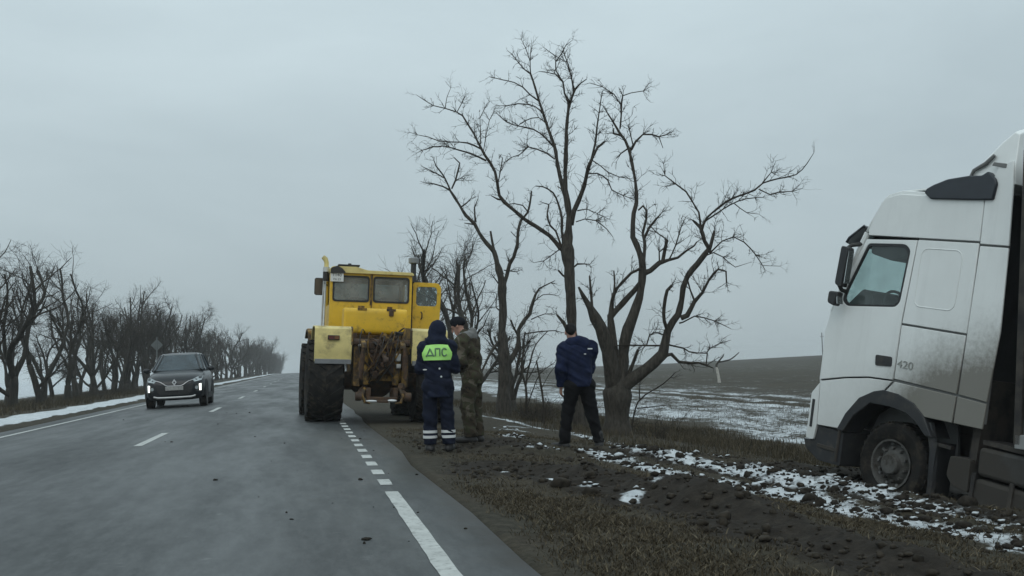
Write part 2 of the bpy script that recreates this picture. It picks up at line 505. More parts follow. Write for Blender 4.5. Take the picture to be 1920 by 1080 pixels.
def cover(x, y):
    """where snow lies (bias) and where the soil is bare"""
    snow = np.full(np.shape(x), -1.0)
    right = sstep(1.3, 2.2, x)
    def put(val, w): return np.maximum(snow, val * w - (1 - w))
    snow = np.maximum(snow, -1 + 1.15 * np.exp(-(pdist(x, y, BAND_A) / .32) ** 2))
    snow = np.maximum(snow, -1 + 1.22 * np.exp(-(pdist(x, y, BAND_B) / .42) ** 2))
    snow = np.maximum(snow, -1 + 1.12 * np.exp(-(pdist(x, y, BAND_C) / .5) ** 2))
    for (lx, ly, lr) in LUMPS:
        snow = np.maximum(snow, -1 + 1.2 * np.exp(-((x - lx) ** 2 + (y - ly) ** 2) / lr ** 2))
    edge = (fbm(x * .25, y * .16, 3, 51) - .5)
    f = sstep(10.2, 12.0, x + edge * 2.5)
    fld = np.interp(x + edge * 5 + 2.2 * (fbm(x * .05, y * .02, 2, 77) - .5) * 4, [10, 12, 16.5, 18.5, 20.5, 26, 33, 45, 70, 140, 300], [.0, .10, .06, -.14, .0, -.18, -.10, -.2, -.14, -.34, -.4])
    # plough furrows and stripes run along the road
    fld = fld + .30 * (fbm(x * 1.3, y * .035, 3, 63) - .5) * sstep(11, 13, x) * (1 - sstep(40, 70, x))
    fld = fld - .35 * np.exp(-((x - 18.6 - .02 * (y - 35)) / .28) ** 2) - .35 * np.exp(-((x - 20.3 - .02 * (y - 35)) / .28) ** 2) + .2 * np.exp(-((x - 19.45 - .02 * (y - 35)) / .4) ** 2)
    fld = fld + .16 * (fbm(x * .16, y * .012, 3, 61) - .5) * sstep(18, 30, x)
    snow = np.where(x > 9.5, np.maximum(snow, f * fld - (1 - f)), snow)
    # left: swept snow along the shoulder, thin snow on the field behind the trees
    sh = sstep(-6.5, -6.9, x) if False else (1 - sstep(-7.0, -6.45, x + (fbm(y * .3, x, 3, 71) - .5) * .5)) * sstep(-9.1, -8.0, x)
    snow = np.maximum(snow, sh * .42 - (1 - sh))
    lf = 1 - sstep(-19, -15.0, x)
    snow = np.maximum(snow, lf * .22 - (1 - lf))
    mud = np.clip(np.exp(-(pdist(x, y, MUD_A) / .62) ** 4) + np.exp(-(pdist(x, y, MUD_B) / .55) ** 4) * .9 + np.exp(-(pdist(x, y, MUD_C) / .7) ** 4), 0, 1)
    mud = np.maximum(mud, np.exp(-(((x - 3.55) / .6) ** 2 + ((y - 8.8) / 1.1) ** 2) ** 2))
    mud = np.maximum(mud, .85 * np.exp(-(((x - 2.0) / .7) ** 2 + ((y - 11.4) / 1.0) ** 2)))
    mud = np.maximum(mud, .7 * np.exp(-(((x - 2.6) / 1.3) ** 2 + ((y - 15.5) / 2.2) ** 2)))
    m, lx, ly = lorry_mask(x, y)
    mud = np.maximum(mud, m * .95)
    snow = snow - m * .7 * (ly < 1.5)
    return snow, mud
SNOW, MUDM = cover(GX, GY)
# snow keeps off steep faces of ruts
sx = np.gradient(GZ, axis=1) / np.maximum(np.gradient(GX, axis=1), 1e-6)
SNOW = SNOW - np.clip(np.abs(sx) - .35, 0, 1) * .5

def ground_material():
    m = bpy.data.materials.new("winter_ground"); m.use_nodes = True
    N, L = m.node_tree.nodes, m.node_tree.links
    b = N["Principled BSDF"]; b.inputs['Roughness'].default_value = .95; b.inputs['Specular IOR Level'].default_value = .2
    geo = N.new("ShaderNodeNewGeometry")
    def noise(sc, det=5, ro=.6, vec=None):
        n = N.new("ShaderNodeTexNoise"); n.inputs['Scale'].default_value = sc; n.inputs['Detail'].default_value = det; n.inputs['Roughness'].default_value = ro
        L.new(vec or geo.outputs['Position'], n.inputs['Vector']); return n.outputs['Fac']
    def ramp(fac, stops):
        r = N.new("ShaderNodeValToRGB"); e = r.color_ramp.elements
        e[0].position, e[0].color = stops[0][0], stops[0][1] + (1,)
        e[1].position, e[1].color = stops[-1][0], stops[-1][1] + (1,)
        for p, c in stops[1:-1]:
            k = e.new(p); k.color = c + (1,)
        L.new(fac, r.inputs['Fac']); return r.outputs['Color']
    def mix(f, a, c):
        x = N.new("ShaderNodeMix"); x.data_type = 'RGBA'; L.new(f, x.inputs['Factor']); L.new(a, x.inputs['A']); L.new(c, x.inputs['B']); return x.outputs['Result']
    def math_(op, a, c):
        x = N.new("ShaderNodeMath"); x.operation = op
        for i, q in enumerate((a, c)):
            if isinstance(q, (int, float)): x.inputs[i].default_value = q
            else: L.new(q, x.inputs[i])
        return x.outputs[0]
    def smooth(v, a, c):
        x = N.new("ShaderNodeMapRange"); x.interpolation_type = 'SMOOTHSTEP'; x.inputs['From Min'].default_value = a; x.inputs['From Max'].default_value = c
        L.new(v, x.inputs['Value']); return x.outputs['Result']
    def attr(n):
        a = N.new("ShaderNodeAttribute"); a.attribute_name = n; return a.outputs['Fac']
    grass = mix(smooth(noise(.7, 4), .35, .65),
                ramp(noise(14, 8, .7), [(.25, (.016, .013, .009)), (.5, (.046, .038, .026)), (.78, (.100, .086, .062))]),
                ramp(noise(11, 8, .7), [(.25, (.014, .012, .009)), (.5, (.038, .034, .024)), (.78, (.080, .073, .054))]))
    soil = ramp(noise(9, 8, .7), [(.25, (.010, .008, .006)), (.55, (.026, .021, .016)), (.8, (.055, .046, .036))])
    mudf = smooth(math_('ADD', attr("mud"), math_('MULTIPLY', math_('SUBTRACT', noise(2.6, 6, .65), .5), 1.1)), .35, .65)
    c = mix(mudf, grass, soil)
    snowc = ramp(noise(6, 6), [(.3, (.40, .43, .45)), (.7, (.64, .67, .69))])
    # patchy cover: coarse drifts, clumps and single tufts poking through
    mp = N.new("ShaderNodeMapping"); mp.inputs['Scale'].default_value = (1.0, .35, 1.0); L.new(geo.outputs['Position'], mp.inputs['Vector'])
    s = math_('ADD', math_('MULTIPLY', noise(1.3, 5, .6, mp.outputs[0]), .75), math_('ADD', math_('MULTIPLY', noise(5.5, 6, .68), .95), math_('MULTIPLY', noise(26, 4, .65), .45)))
    sn = math_('ADD', math_('ADD', attr("snow"), s), -1.075 + .44)
    snf = smooth(sn, .37, .64)
    c = mix(snf, c, snowc)
    L.new(c, b.inputs['Base Color'])
    bp = N.new("ShaderNodeBump"); bp.inputs['Strength'].default_value = .7; bp.inputs['Distance'].default_value = .03
    L.new(math_('ADD', noise(24, 7, .7), math_('MULTIPLY', snf, .35)), bp.inputs['Height']); L.new(bp.outputs['Normal'], b.inputs['Normal'])
    return m
ground = big_mesh("ground", gv, gf, ground_material(), {"snow": SNOW, "mud": MUDM})
tag(ground, kind="structure")

# ------------------------------------------------------------------ road
def road_material():
    m = bpy.data.materials.new("worn_asphalt"); m.use_nodes = True
    N, L = m.node_tree.nodes, m.node_tree.links
    b = N["Principled BSDF"]; b.inputs['Specular IOR Level'].default_value = .35
    geo = N.new("ShaderNodeNewGeometry")
    def noise(sc, det, ro, scale=None):
        n = N.new("ShaderNodeTexNoise"); n.inputs['Scale'].default_value, n.inputs['Detail'].default_value, n.inputs['Roughness'].default_value = sc, det, ro
        if scale:
            mp = N.new("ShaderNodeMapping"); mp.inputs['Scale'].default_value = scale; L.new(geo.outputs['Position'], mp.inputs['Vector']); L.new(mp.outputs[0], n.inputs['Vector'])
        else: L.new(geo.outputs['Position'], n.inputs['Vector'])
        return n.outputs['Fac']
    def mixc(f, a, c):
        x = N.new("ShaderNodeMix"); x.data_type = 'RGBA'
        if isinstance(f, float): x.inputs['Factor'].default_value = f
        else: L.new(f, x.inputs['Factor'])
        for i, q in (('A', a), ('B', c)):
            if isinstance(q, tuple): x.inputs[i].default_value = q
            else: L.new(q, x.inputs[i])
        return x.outputs['Result']
    def mr(v, a, c, d=0., e=1.):
        x = N.new("ShaderNodeMapRange"); x.interpolation_type = 'SMOOTHSTEP'
        for k, q in zip(('From Min', 'From Max', 'To Min', 'To Max'), (a, c, d, e)): x.inputs[k].default_value = q
        L.new(v, x.inputs['Value']); return x.outputs['Result']
    grain = mixc(.5, mixc(mr(noise(150, 3, .7), .32, .70), (.015, .018, .019, 1), (.062, .068, .069, 1)), mixc(mr(noise(34, 6, .75), .36, .66), (.012, .015, .016, 1), (.070, .076, .077, 1)))
    streak = mixc(mr(noise(1.0, 5, .6, (1.6, .07, 1)), .38, .68), grain, mixc(.55, grain, (.088, .094, .095, 1)))
    patch = mixc(mr(noise(.45, 5, .6, (1, .6, 1)), .42, .66), streak, mixc(.5, streak, (.022, .024, .026, 1)))
    salt = mixc(mr(noise(4.5, 7, .66), .63, .74, 0., .6), patch, (.19, .195, .195, 1))
    mott = mr(noise(7.0, 9, .82, (1.0, .28, 1)), .36, .66)
    salt = mixc(mott, mixc(.38, salt, (.012, .014, .015, 1)), mixc(.22, salt, (.16, .165, .165, 1)))
    # soil carried onto the right edge
    sx = N.new("ShaderNodeSeparateXYZ"); L.new(geo.outputs['Position'], sx.inputs[0])
    ed = N.new("ShaderNodeMath"); ed.operation = 'ADD'; L.new(sx.outputs['X'], ed.inputs[0])
    nn = N.new("ShaderNodeMath"); nn.operation = 'MULTIPLY'; nn.inputs[1].default_value = .9; L.new(noise(1.7, 6, .65), nn.inputs[0]); L.new(nn.outputs[0], ed.inputs[1])
    c = mixc(mr(ed.outputs[0], 1.30, 1.85), salt, (.035, .030, .023, 1))
    L.new(c, b.inputs['Base Color'])
    L.new(mr(noise(.6, 4, .6, (1.3, .2, 1)), .35, .7, .40, .66), b.inputs['Roughness'])
    bp = N.new("ShaderNodeBump"); bp.inputs['Strength'].default_value = .35; bp.inputs['Distance'].default_value = .006
    L.new(noise(220, 3, .6), bp.inputs['Height']); L.new(bp.outputs['Normal'], b.inputs['Normal'])
    return m
ROAD_MAT = road_material()
rxs = np.concatenate([[-6.12], np.linspace(-6.1, -2.35, 8), np.linspace(-2.35, 1.25, 8)[1:], [1.27]])
rys = np.concatenate([np.arange(-20, 60, 2.0), np.geomspace(60, 1500, 70)])
RX, RY = np.meshgrid(rxs, rys)
# slightly ragged asphalt edge
RX = RX + np.where(RX > 1.2, (fbm(RY * 1.3, RX * 0, 4, 5) - .5) * .20, 0) - np.where(RX < -6.05, (fbm(RY * .8, RX * 0, 3, 6) - .5) * .1, 0)
RZ = road_z(RX, RY)
RZ[:, 0] -= .25; RZ[:, -1] -= .25
ridx = np.arange(RX.size).reshape(RX.shape)
rf = np.stack([ridx[:-1, :-1], ridx[:-1, 1:], ridx[1:, 1:], ridx[1:, :-1]], -1).reshape(-1, 4)
road = big_mesh("road", np.stack([RX, RY, RZ], -1).reshape(-1, 3), rf, ROAD_MAT)
tag(road, kind="structure")

PAINT = M("worn_road_paint", (.43, .44, .42), rough=.7, var=.12, scale=6, dirt=((.12, .12, .118), .40, 22.0), bump=.2, bscale=120, bdist=.002)
def strip(name, x0, x1, ys):
    v, f = [], []
    for y in ys:
        jl, jr = (float(fbm(np.array([y * 5.]), np.array([x0]), 2, 9)[0]) - .5) * .012, (float(fbm(np.array([y * 5.]), np.array([x1]), 2, 8)[0]) - .5) * .012
        v += [(x0 + jl, y, float(road_z(x0, y)) + .004), (x1 + jr, y, float(road_z(x1, y)) + .004)]
    for i in range(len(ys) - 1): f.append((2 * i, 2 * i + 1, 2 * i + 3, 2 * i + 2))
    return mk(name, v, f, PAINT, road)
long_ys = list(np.arange(-8, 60, .5)) + list(np.geomspace(60, 500, 40))
strip("edge_line", -5.57, -5.45, long_ys)
strip("edge_line", .70, .82, list(np.arange(-8, 9.75, .25)))
for k in range(45):
    strip("edge_dash", .70, .82, [10.05 + k, 10.3 + k, 10.55 + k])
for k in range(-1, 16):
    strip("centre_dash", -2.41, -2.29, list(np.linspace(15.8 + 12 * k, 18.9 + 12 * k, 7)))
# ------------------------------------------------------------------ trees
# branch lines of the three near trees and the saplings, in metres: (sideways, height above the root, radius)
T1_AT = (5.94, 31.03)
T1 = [
 [(-0.02,-0.03,0.225),(-0.02,0.64,0.193),(0,1.28,0.178),(0.02,1.93,0.162),(-0.03,2.58,0.13),(0.02,3.22,0.122),(0.01,3.71,0.122),(0.02,4.04,0.122),(-0.11,4.63,0.098),(-0.18,4.99,0.09),(-0.4,5.26,0.073),(-0.62,5.59,0.065),(-0.75,5.87,0.065),(-1.02,6.14,0.057),(-1.19,6.43,0.049),(-1.36,6.71,0.049),(-1.51,6.94,0.041),(-1.72,7.06,0.033),(-1.99,7.14,0.025),(-2.22,7.18,0.016)],
 [(-1.51,6.95,0.033),(-1.68,7.35,0.029),(-1.9,7.63,0.025),(-1.96,7.8,0.016)],
 [(-1.46,6.99,0.037),(-1.34,7.26,0.033),(-1.26,7.62,0.029),(-1.21,7.85,0.025),(-1.38,8.05,0.016)],
 [(-1.34,7.24,0.02),(-1.04,7.43,0.01)],
 [(-1.63,7.26,0.025),(-1.9,7.45,0.025),(-2.34,7.71,0.012)],
 [(-1.17,6.43,0.033),(-1.01,6.55,0.025),(-0.87,6.7,0.016)],
 [(-0.75,5.94,0.041),(-0.77,6.37,0.024),(-0.65,6.64,0.012)],
 [(-0.8,5.87,0.033),(-1.09,5.9,0.016)],
 [(-0.2,4.99,0.057),(-0.27,5.4,0.041),(-0.3,5.65,0.033)],
 [(0.05,3.91,0.089),(0.1,4.07,0.081),(0.16,4.24,0.081),(0.26,4.62,0.073),(0.4,4.83,0.065),(0.52,5.2,0.065),(0.55,5.61,0.057),(0.66,5.97,0.049),(0.85,6.19,0.041),(0.94,6.51,0.041),(0.99,6.87,0.025)],
 [(0.85,6.24,0.025),(0.71,6.43,0.025),(0.44,6.5,0.02),(0.22,6.48,0.012)],
 [(0.5,5.43,0.024),(0.32,5.62,0.016)],
 [(-0.04,3.96,0.032),(-0.12,4.07,0.024),(-0.3,4.31,0.016)],
 [(0.07,4.44,0.024),(0.44,4.38,0.016)],
 [(0.05,1.28,0.129),(0.15,1.62,0.105),(0.41,2.05,0.089),(0.47,2.4,0.081),(0.47,2.63,0.073),(0.69,2.96,0.065),(0.84,3.12,0.065),(0.9,3.33,0.057),(1.05,3.73,0.049),(1.17,3.91,0.033),(1.69,4.17,0.012)],
 [(0.95,3.44,0.02),(1.28,3.71,0.016),(1.77,3.68,0.008)],
 [(0.45,2.48,0.049),(0.31,2.76,0.041),(0.25,2.92,0.041)],
 [(0.89,2.94,0.024),(1.3,3.09,0.016),(1.62,3.05,0.012)],
 [(0.68,2.49,0.024),(1.1,2.55,0.024),(1.64,2.58,0.02),(1.86,2.51,0.012)],
 [(-0,2.44,0.065),(-0.15,2.25,0.057),(-0.39,1.91,0.049),(-0.57,1.57,0.04),(-0.73,1.27,0.032)],
 [(-0,3.14,0.032),(-0.19,3.31,0.024),(-0.15,3.71,0.016)]]

T2_AT = (7.04, 26.40)
T2 = [
 [(-0,-0.03,0.181),(-0.1,1.4,0.146),(-0.19,2.79,0.133),(-0.21,3.64,0.133),(-0.21,4.2,0.147),(-0.24,4.65,0.169),(-0.19,5.19,0.106),(-0.15,5.73,0.085),(-0.2,6.26,0.071),(-0.21,6.64,0.064),(-0.18,7.04,0.064),(-0.17,7.18,0.064),(-0.12,7.99,0.057),(-0.07,8.37,0.05),(-0.07,8.69,0.036),(-0.15,8.87,0.028),(-0.18,9.19,0.028),(-0.37,9.4,0.021),(-0.56,9.45,0.014),(-0.81,9.49,0.011)],
 [(-0.22,4.62,0.091),(-0.39,4.74,0.077),(-0.66,5.06,0.07),(-1.01,5.33,0.064),(-1.28,5.5,0.064),(-1.56,5.74,0.057),(-1.8,5.96,0.057),(-1.93,6.13,0.05),(-1.97,6.46,0.05),(-2.03,6.75,0.043),(-2.14,6.97,0.043),(-2.28,7.19,0.043),(-2.4,7.44,0.036),(-2.54,7.74,0.029),(-2.69,8,0.029),(-2.83,8.24,0.025),(-3,8.34,0.021),(-3.28,8.43,0.018),(-3.57,8.5,0.014),(-3.85,8.68,0.011),(-4,8.78,0.007)],
 [(-2.24,7.05,0.028),(-2.45,7.16,0.028),(-2.73,7.27,0.028),(-3.02,7.35,0.021),(-3.33,7.44,0.021),(-3.59,7.42,0.018),(-3.88,7.33,0.014),(-4.03,7.26,0.007)],
 [(-2.37,7.34,0.028),(-2.54,7.45,0.028),(-2.73,7.54,0.025),(-2.94,7.58,0.021),(-3.23,7.61,0.021),(-3.51,7.66,0.018),(-3.8,7.79,0.014),(-4.09,7.87,0.011),(-4.3,7.95,0.007)],
 [(-2.37,7.49,0.018),(-2.39,7.99,0.014),(-2.4,8.22,0.014),(-2.28,8.49,0.011),(-2.16,8.71,0.007)],
 [(-2.3,7.3,0.014),(-2.19,7.77,0.014),(-2.11,8.05,0.011),(-2,8.24,0.007)],
 [(-1.95,6.46,0.021),(-1.87,6.93,0.021),(-1.84,7.18,0.014)],
 [(-1.85,6.02,0.028),(-1.98,6.04,0.028),(-2.15,6.14,0.014)],
 [(-2.97,8.33,0.014),(-2.85,8.59,0.011),(-2.74,8.88,0.007)],
 [(-3.27,8.43,0.014),(-3.23,8.75,0.011),(-3.13,9.01,0.007)],
 [(-0.07,8.37,0.043),(0.06,8.77,0.036),(0.15,8.97,0.032),(0.29,9.12,0.021),(0.45,9.22,0.014)],
 [(-0.15,8.87,0.025),(-0.17,9.19,0.021),(-0.36,9.57,0.021),(-0.36,9.83,0.021),(-0.19,10.07,0.018),(-0.07,10.31,0.014),(0.12,10.47,0.007)],
 [(0.09,8.87,0.028),(0.07,9.09,0.025),(-0.01,9.59,0.021),(-0.12,9.91,0.018),(-0.15,10.12,0.011)],
 [(0.12,8.93,0.021),(0.02,9.38,0.018),(-0.09,9.63,0.014),(-0.33,9.76,0.011),(-0.66,9.98,0.007)],
 [(-0.16,5.69,0.071),(-0.21,6.11,0.071),(-0.32,6.65,0.064),(-0.4,7.19,0.057),(-0.46,7.6,0.057),(-0.6,8.04,0.05),(-0.75,8.53,0.043),(-0.86,8.93,0.036),(-0.95,9.3,0.036),(-1.07,9.71,0.029),(-1.23,9.84,0.021),(-1.39,10.05,0.018),(-1.58,10.34,0.014),(-1.71,10.46,0.007)],
 [(-0.86,8.9,0.028),(-1.09,9.07,0.025),(-1.29,9.28,0.021),(-1.52,9.41,0.021),(-1.84,9.48,0.018),(-2.19,9.56,0.011)],
 [(-0.79,8.57,0.025),(-0.98,8.74,0.021),(-1.18,8.83,0.021),(-1.45,8.88,0.018),(-1.78,8.87,0.014),(-2.09,8.91,0.007)],
 [(-0.66,8.2,0.025),(-0.88,8.41,0.021),(-1.08,8.42,0.018),(-1.39,8.31,0.014),(-1.51,8.2,0.007)],
 [(-0.46,7.51,0.035),(-0.7,7.77,0.028),(-1,7.99,0.025),(-1.4,8.07,0.021),(-1.71,8.17,0.018),(-1.96,8.39,0.011)],
 [(-0.46,7.18,0.028),(-0.67,7.36,0.028),(-0.94,7.49,0.021),(-1.17,7.57,0.021),(-1.42,7.39,0.018),(-1.65,7.33,0.014),(-1.82,7.21,0.007)],
 [(-1.07,9.71,0.021),(-1.07,10.03,0.018),(-1.02,10.43,0.009)],
 [(-1.07,10.01,0.014),(-1.18,10.37,0.014),(-1.29,10.61,0.007)],
 [(-0.09,5.33,0.085),(-0.01,5.68,0.078),(0.11,5.92,0.071),(0.28,6.31,0.063),(0.42,6.78,0.056),(0.52,6.99,0.049),(0.66,7.24,0.042),(0.85,7.39,0.028)],
 [(0.5,6.96,0.035),(0.61,7.35,0.035),(0.66,7.75,0.028),(0.73,8.14,0.021),(0.83,8.68,0.011)],
 [(0.41,6.59,0.021),(0.64,6.61,0.021),(0.91,6.44,0.021),(1.01,6.2,0.018),(1.3,6.06,0.014),(1.6,5.94,0.011)],
 [(0.52,6.93,0.021),(0.73,6.76,0.018),(0.92,6.57,0.018),(1.18,6.43,0.014),(1.49,6.35,0.008)],
 [(0.1,5.69,0.021),(0.34,5.74,0.018),(0.61,5.63,0.014),(0.94,5.48,0.008)],
 [(0.05,5.41,0.021),(0.29,5.48,0.018),(0.57,5.43,0.018),(0.87,5.18,0.014),(1.01,4.98,0.007)],
 [(-0.28,4.74,0.056),(-0.3,4.95,0.049),(-0.33,5.19,0.042),(-0.32,5.54,0.042),(-0.41,5.94,0.035),(-0.54,6.26,0.028),(-0.81,6.44,0.021),(-1,6.47,0.014)],
 [(-0.36,4.77,0.042),(-0.42,4.96,0.035),(-0.49,5.19,0.035),(-0.64,5.36,0.035),(-0.71,5.68,0.028),(-0.66,5.95,0.028),(-0.82,6.01,0.014)],
 [(-0.1,4.13,0.035),(-0.05,4.2,0.028),(0.06,4.29,0.028),(0.38,4.27,0.014)],
 [(-0.32,4.74,0.021),(-0.49,4.65,0.018),(-0.83,4.42,0.014),(-1.1,4.38,0.007)],
 [(-0.23,3.92,0.035),(-0.34,4.01,0.035),(-0.45,4.14,0.028)],
 [(-0.22,2.49,0.063),(-0.34,2.74,0.056),(-0.52,2.97,0.042)]]

T3_AT = (7.13, 23.40)
T3 = [
 [(-0,-0.02,0.31),(0.01,0.56,0.279),(0.03,0.99,0.311),(0.11,1.42,0.187),(0.19,1.92,0.137),(0.29,2.35,0.131),(0.4,2.66,0.131),(0.56,3.03,0.119),(0.67,3.4,0.106),(0.72,3.77,0.112),(0.7,4.09,0.094),(0.61,4.41,0.081),(0.53,4.6,0.075),(0.54,4.91,0.069),(0.57,5.17,0.063),(0.65,5.42,0.057),(0.65,5.67,0.057),(0.63,5.92,0.05),(0.6,6.12,0.05),(0.55,6.39,0.044),(0.49,6.71,0.044),(0.41,6.93,0.038),(0.27,7.14,0.038),(0.14,7.4,0.025),(0.01,7.63,0.019),(-0.09,7.81,0.01)],
 [(-0.07,0.99,0.224),(-0.09,1.43,0.187),(-0.19,2.11,0.15),(-0.3,2.49,0.137),(-0.42,2.72,0.125),(-0.53,2.96,0.106),(-0.67,3.22,0.069),(-0.77,3.42,0.031)],
 [(-0.48,2.94,0.044),(-0.49,3.17,0.038),(-0.52,3.7,0.025)],
 [(0.01,1.18,0.162),(-0.02,1.67,0.125),(-0.04,2.17,0.106),(-0.06,2.67,0.1),(-0.08,2.77,0.094),(0.21,3.08,0.081),(0.5,3.36,0.075),(0.64,3.53,0.069)],
 [(-0.07,2.7,0.087),(-0.04,2.95,0.069),(0.02,3.3,0.056),(0.23,3.56,0.05),(0.44,3.77,0.044),(0.64,3.85,0.044)],
 [(0.02,3.23,0.038),(0.05,3.55,0.031),(0.04,3.86,0.019)],
 [(0.3,7.22,0.025),(0.34,7.57,0.022),(0.39,7.96,0.019),(0.58,8,0.013),(0.86,8.01,0.013),(1.04,8.1,0.006)],
 [(0.33,7.53,0.019),(0.33,7.78,0.019),(0.18,8.01,0.016),(-0.08,8.19,0.013),(-0.39,8.29,0.006)],
 [(0.48,6.66,0.038),(0.56,6.74,0.038),(0.65,6.92,0.032),(0.83,7.09,0.025),(1.04,7.09,0.025),(1.21,7.03,0.019),(1.39,7.09,0.013),(1.53,7.19,0.006)],
 [(1.21,7.03,0.016),(1.3,6.75,0.008)],
 [(0.59,6.84,0.019),(0.58,6.92,0.019),(0.5,7.39,0.013)],
 [(0.47,6.75,0.025),(0.3,6.65,0.022),(0.19,6.54,0.013)],
 [(0.32,7.06,0.032),(0.13,7.11,0.032),(0.15,7.22,0.019)],
 [(0.74,3.9,0.056),(0.74,4.04,0.05),(0.77,4.46,0.044),(0.73,4.67,0.038),(0.83,5.02,0.038),(0.85,5.23,0.031),(0.77,5.35,0.031),(0.66,5.26,0.025)],
 [(0.77,4.4,0.038),(0.78,4.6,0.038),(0.9,4.84,0.038),(1.04,5.01,0.031),(1.22,5.21,0.013)],
 [(0.71,3.75,0.087),(0.88,3.82,0.081),(1.1,3.99,0.075),(1.31,4.05,0.05),(1.55,4.11,0.037),(1.77,4.28,0.031),(1.94,4.38,0.025),(2.01,4.48,0.019)],
 [(1.15,4.01,0.056),(1.2,4.06,0.056),(1.25,4.29,0.05),(1.31,4.54,0.044)],
 [(1.11,3.99,0.025),(1.11,4.24,0.019),(1.21,4.31,0.019)],
 [(1.33,4.05,0.025),(1.5,4.4,0.019),(1.65,4.84,0.016),(1.76,5.05,0.009)],
 [(1.28,4.51,0.019),(1.26,4.58,0.019),(1.06,4.73,0.016),(0.92,4.91,0.013)],
 [(0.05,0.87,0.211),(0.21,1.15,0.174),(0.36,1.28,0.161),(0.56,1.41,0.143),(0.88,1.65,0.13),(1.11,1.87,0.124),(1.18,2.14,0.105),(1.24,2.38,0.099),(1.37,2.6,0.106),(1.5,2.75,0.093),(1.59,3.07,0.075),(1.63,3.35,0.075),(1.74,3.62,0.075),(1.95,3.86,0.075),(2.13,4.09,0.075),(2.21,4.22,0.068),(2.11,4.38,0.056),(2.02,4.69,0.05),(1.92,4.81,0.037),(1.85,4.87,0.025)],
 [(2.04,4.63,0.037),(2.02,4.83,0.031),(2,5.04,0.025),(1.87,5.29,0.022),(1.74,5.53,0.022),(1.51,5.71,0.019),(1.27,5.91,0.016),(1.25,6.19,0.008)],
 [(2.05,4.6,0.037),(2.09,4.75,0.037),(2.16,4.89,0.031),(2.41,5.09,0.031),(2.69,5.26,0.025),(3.17,5.4,0.025),(3.35,5.54,0.022),(3.66,5.6,0.019),(4.03,5.65,0.015),(4.24,5.85,0.012),(4.37,6.05,0.006)],
 [(3.35,5.54,0.019),(3.53,5.75,0.012),(3.63,5.98,0.006)],
 [(3.27,5.42,0.019),(3.51,5.29,0.016),(3.71,5.34,0.016),(4.01,5.36,0.012),(4.24,5.42,0.006)],
 [(2.48,5.13,0.012),(2.66,5.5,0.006)],
 [(2.76,5.15,0.016),(3.02,4.94,0.012),(3.29,4.9,0.006)],
 [(2.09,4.79,0.025),(2.19,4.86,0.025),(2.69,5.16,0.019),(3.03,5.28,0.016),(3.4,5.29,0.009)],
 [(2.2,4.17,0.056),(2.24,4.26,0.05),(2.36,4.64,0.037)],
 [(2.22,4.12,0.031),(2.3,4.19,0.025),(2.52,4.39,0.022),(2.79,4.49,0.019),(3.03,4.37,0.019),(3.29,4.08,0.015),(3.5,3.73,0.009)],
 [(3.45,3.83,0.009),(3.83,3.79,0.006)],
 [(2.16,4.07,0.019),(2.3,4.12,0.019),(2.5,4.01,0.016),(2.76,3.76,0.012),(3.05,3.84,0.006)],
 [(1.53,2.67,0.074),(1.67,2.72,0.068),(1.85,3.03,0.056),(2.03,3.23,0.043),(2.18,3.5,0.037),(2.39,3.74,0.031),(2.56,3.68,0.025),(2.55,3.42,0.019)],
 [(1.85,3.04,0.031),(1.76,3.31,0.025),(1.71,3.54,0.025)],
 [(1.23,2.24,0.062),(1.23,2.34,0.056),(1.15,2.61,0.05),(1.15,2.92,0.05),(1.23,3.29,0.05),(1.34,3.41,0.044)],
 [(1.17,2.05,0.025),(0.72,2.06,0.025),(0.2,2.09,0.022),(-0.11,2.06,0.019)],
 [(0.74,2.08,0.022),(0.81,2.29,0.019),(0.94,2.37,0.019),(1.16,2.29,0.019)],
 [(1.16,1.83,0.056),(1.29,1.85,0.05),(1.46,1.67,0.043),(1.73,1.64,0.037),(1.93,1.64,0.031),(2.1,1.57,0.025),(2.27,1.5,0.012)],
 [(1.2,2.08,0.031),(1.34,2.04,0.025),(1.58,1.98,0.025),(1.71,1.89,0.019),(2.11,1.85,0.019),(2.19,1.96,0.015),(2.43,2.07,0.012),(2.7,2.14,0.006)],
 [(2.1,1.58,0.019),(2.13,1.85,0.019)],
 [(1.49,2.55,0.025),(1.57,2.57,0.022),(1.84,2.7,0.019),(2.28,2.58,0.015),(2.67,2.38,0.006)],
 [(0.21,1.15,0.075),(0.26,1.29,0.056),(0.4,1.64,0.05),(0.54,1.98,0.044)]]

B1_AT = (7.49, 23.60)
B1 = [
 [(-0,0.13,0.031),(0.11,0.49,0.025),(0.22,0.8,0.025),(0.4,0.97,0.019),(0.82,1.21,0.016),(1.12,1.48,0.009)],
 [(0.18,0.65,0.016),(0.57,0.69,0.013),(0.88,0.72,0.008)],
 [(0.26,0.85,0.016),(0.26,1.2,0.013),(0.34,1.44,0.006)],
 [(0.03,0.2,0.019),(0.24,0.32,0.013),(0.55,0.29,0.006)]]

S1_AT = (5.94, 28.00)
S1 = [
 [(0,0.31,0.044),(0.02,0.9,0.037),(-0.08,1.31,0.037),(-0.08,1.64,0.029),(0,2,0.022),(-0.06,2.32,0.015)],
 [(0.01,0.79,0.029),(0.07,1.24,0.029),(0.2,1.72,0.026),(0.33,2.08,0.022),(0.67,2.44,0.015)],
 [(0,1.01,0.022),(0.26,1.44,0.015),(0.45,1.87,0.011)],
 [(-0.05,1.3,0.018),(-0.2,1.74,0.015),(-0.22,2.03,0.007)],
 [(0.03,0.35,0.022),(0.22,0.86,0.018),(0.42,1.29,0.015),(0.82,1.57,0.011)]]

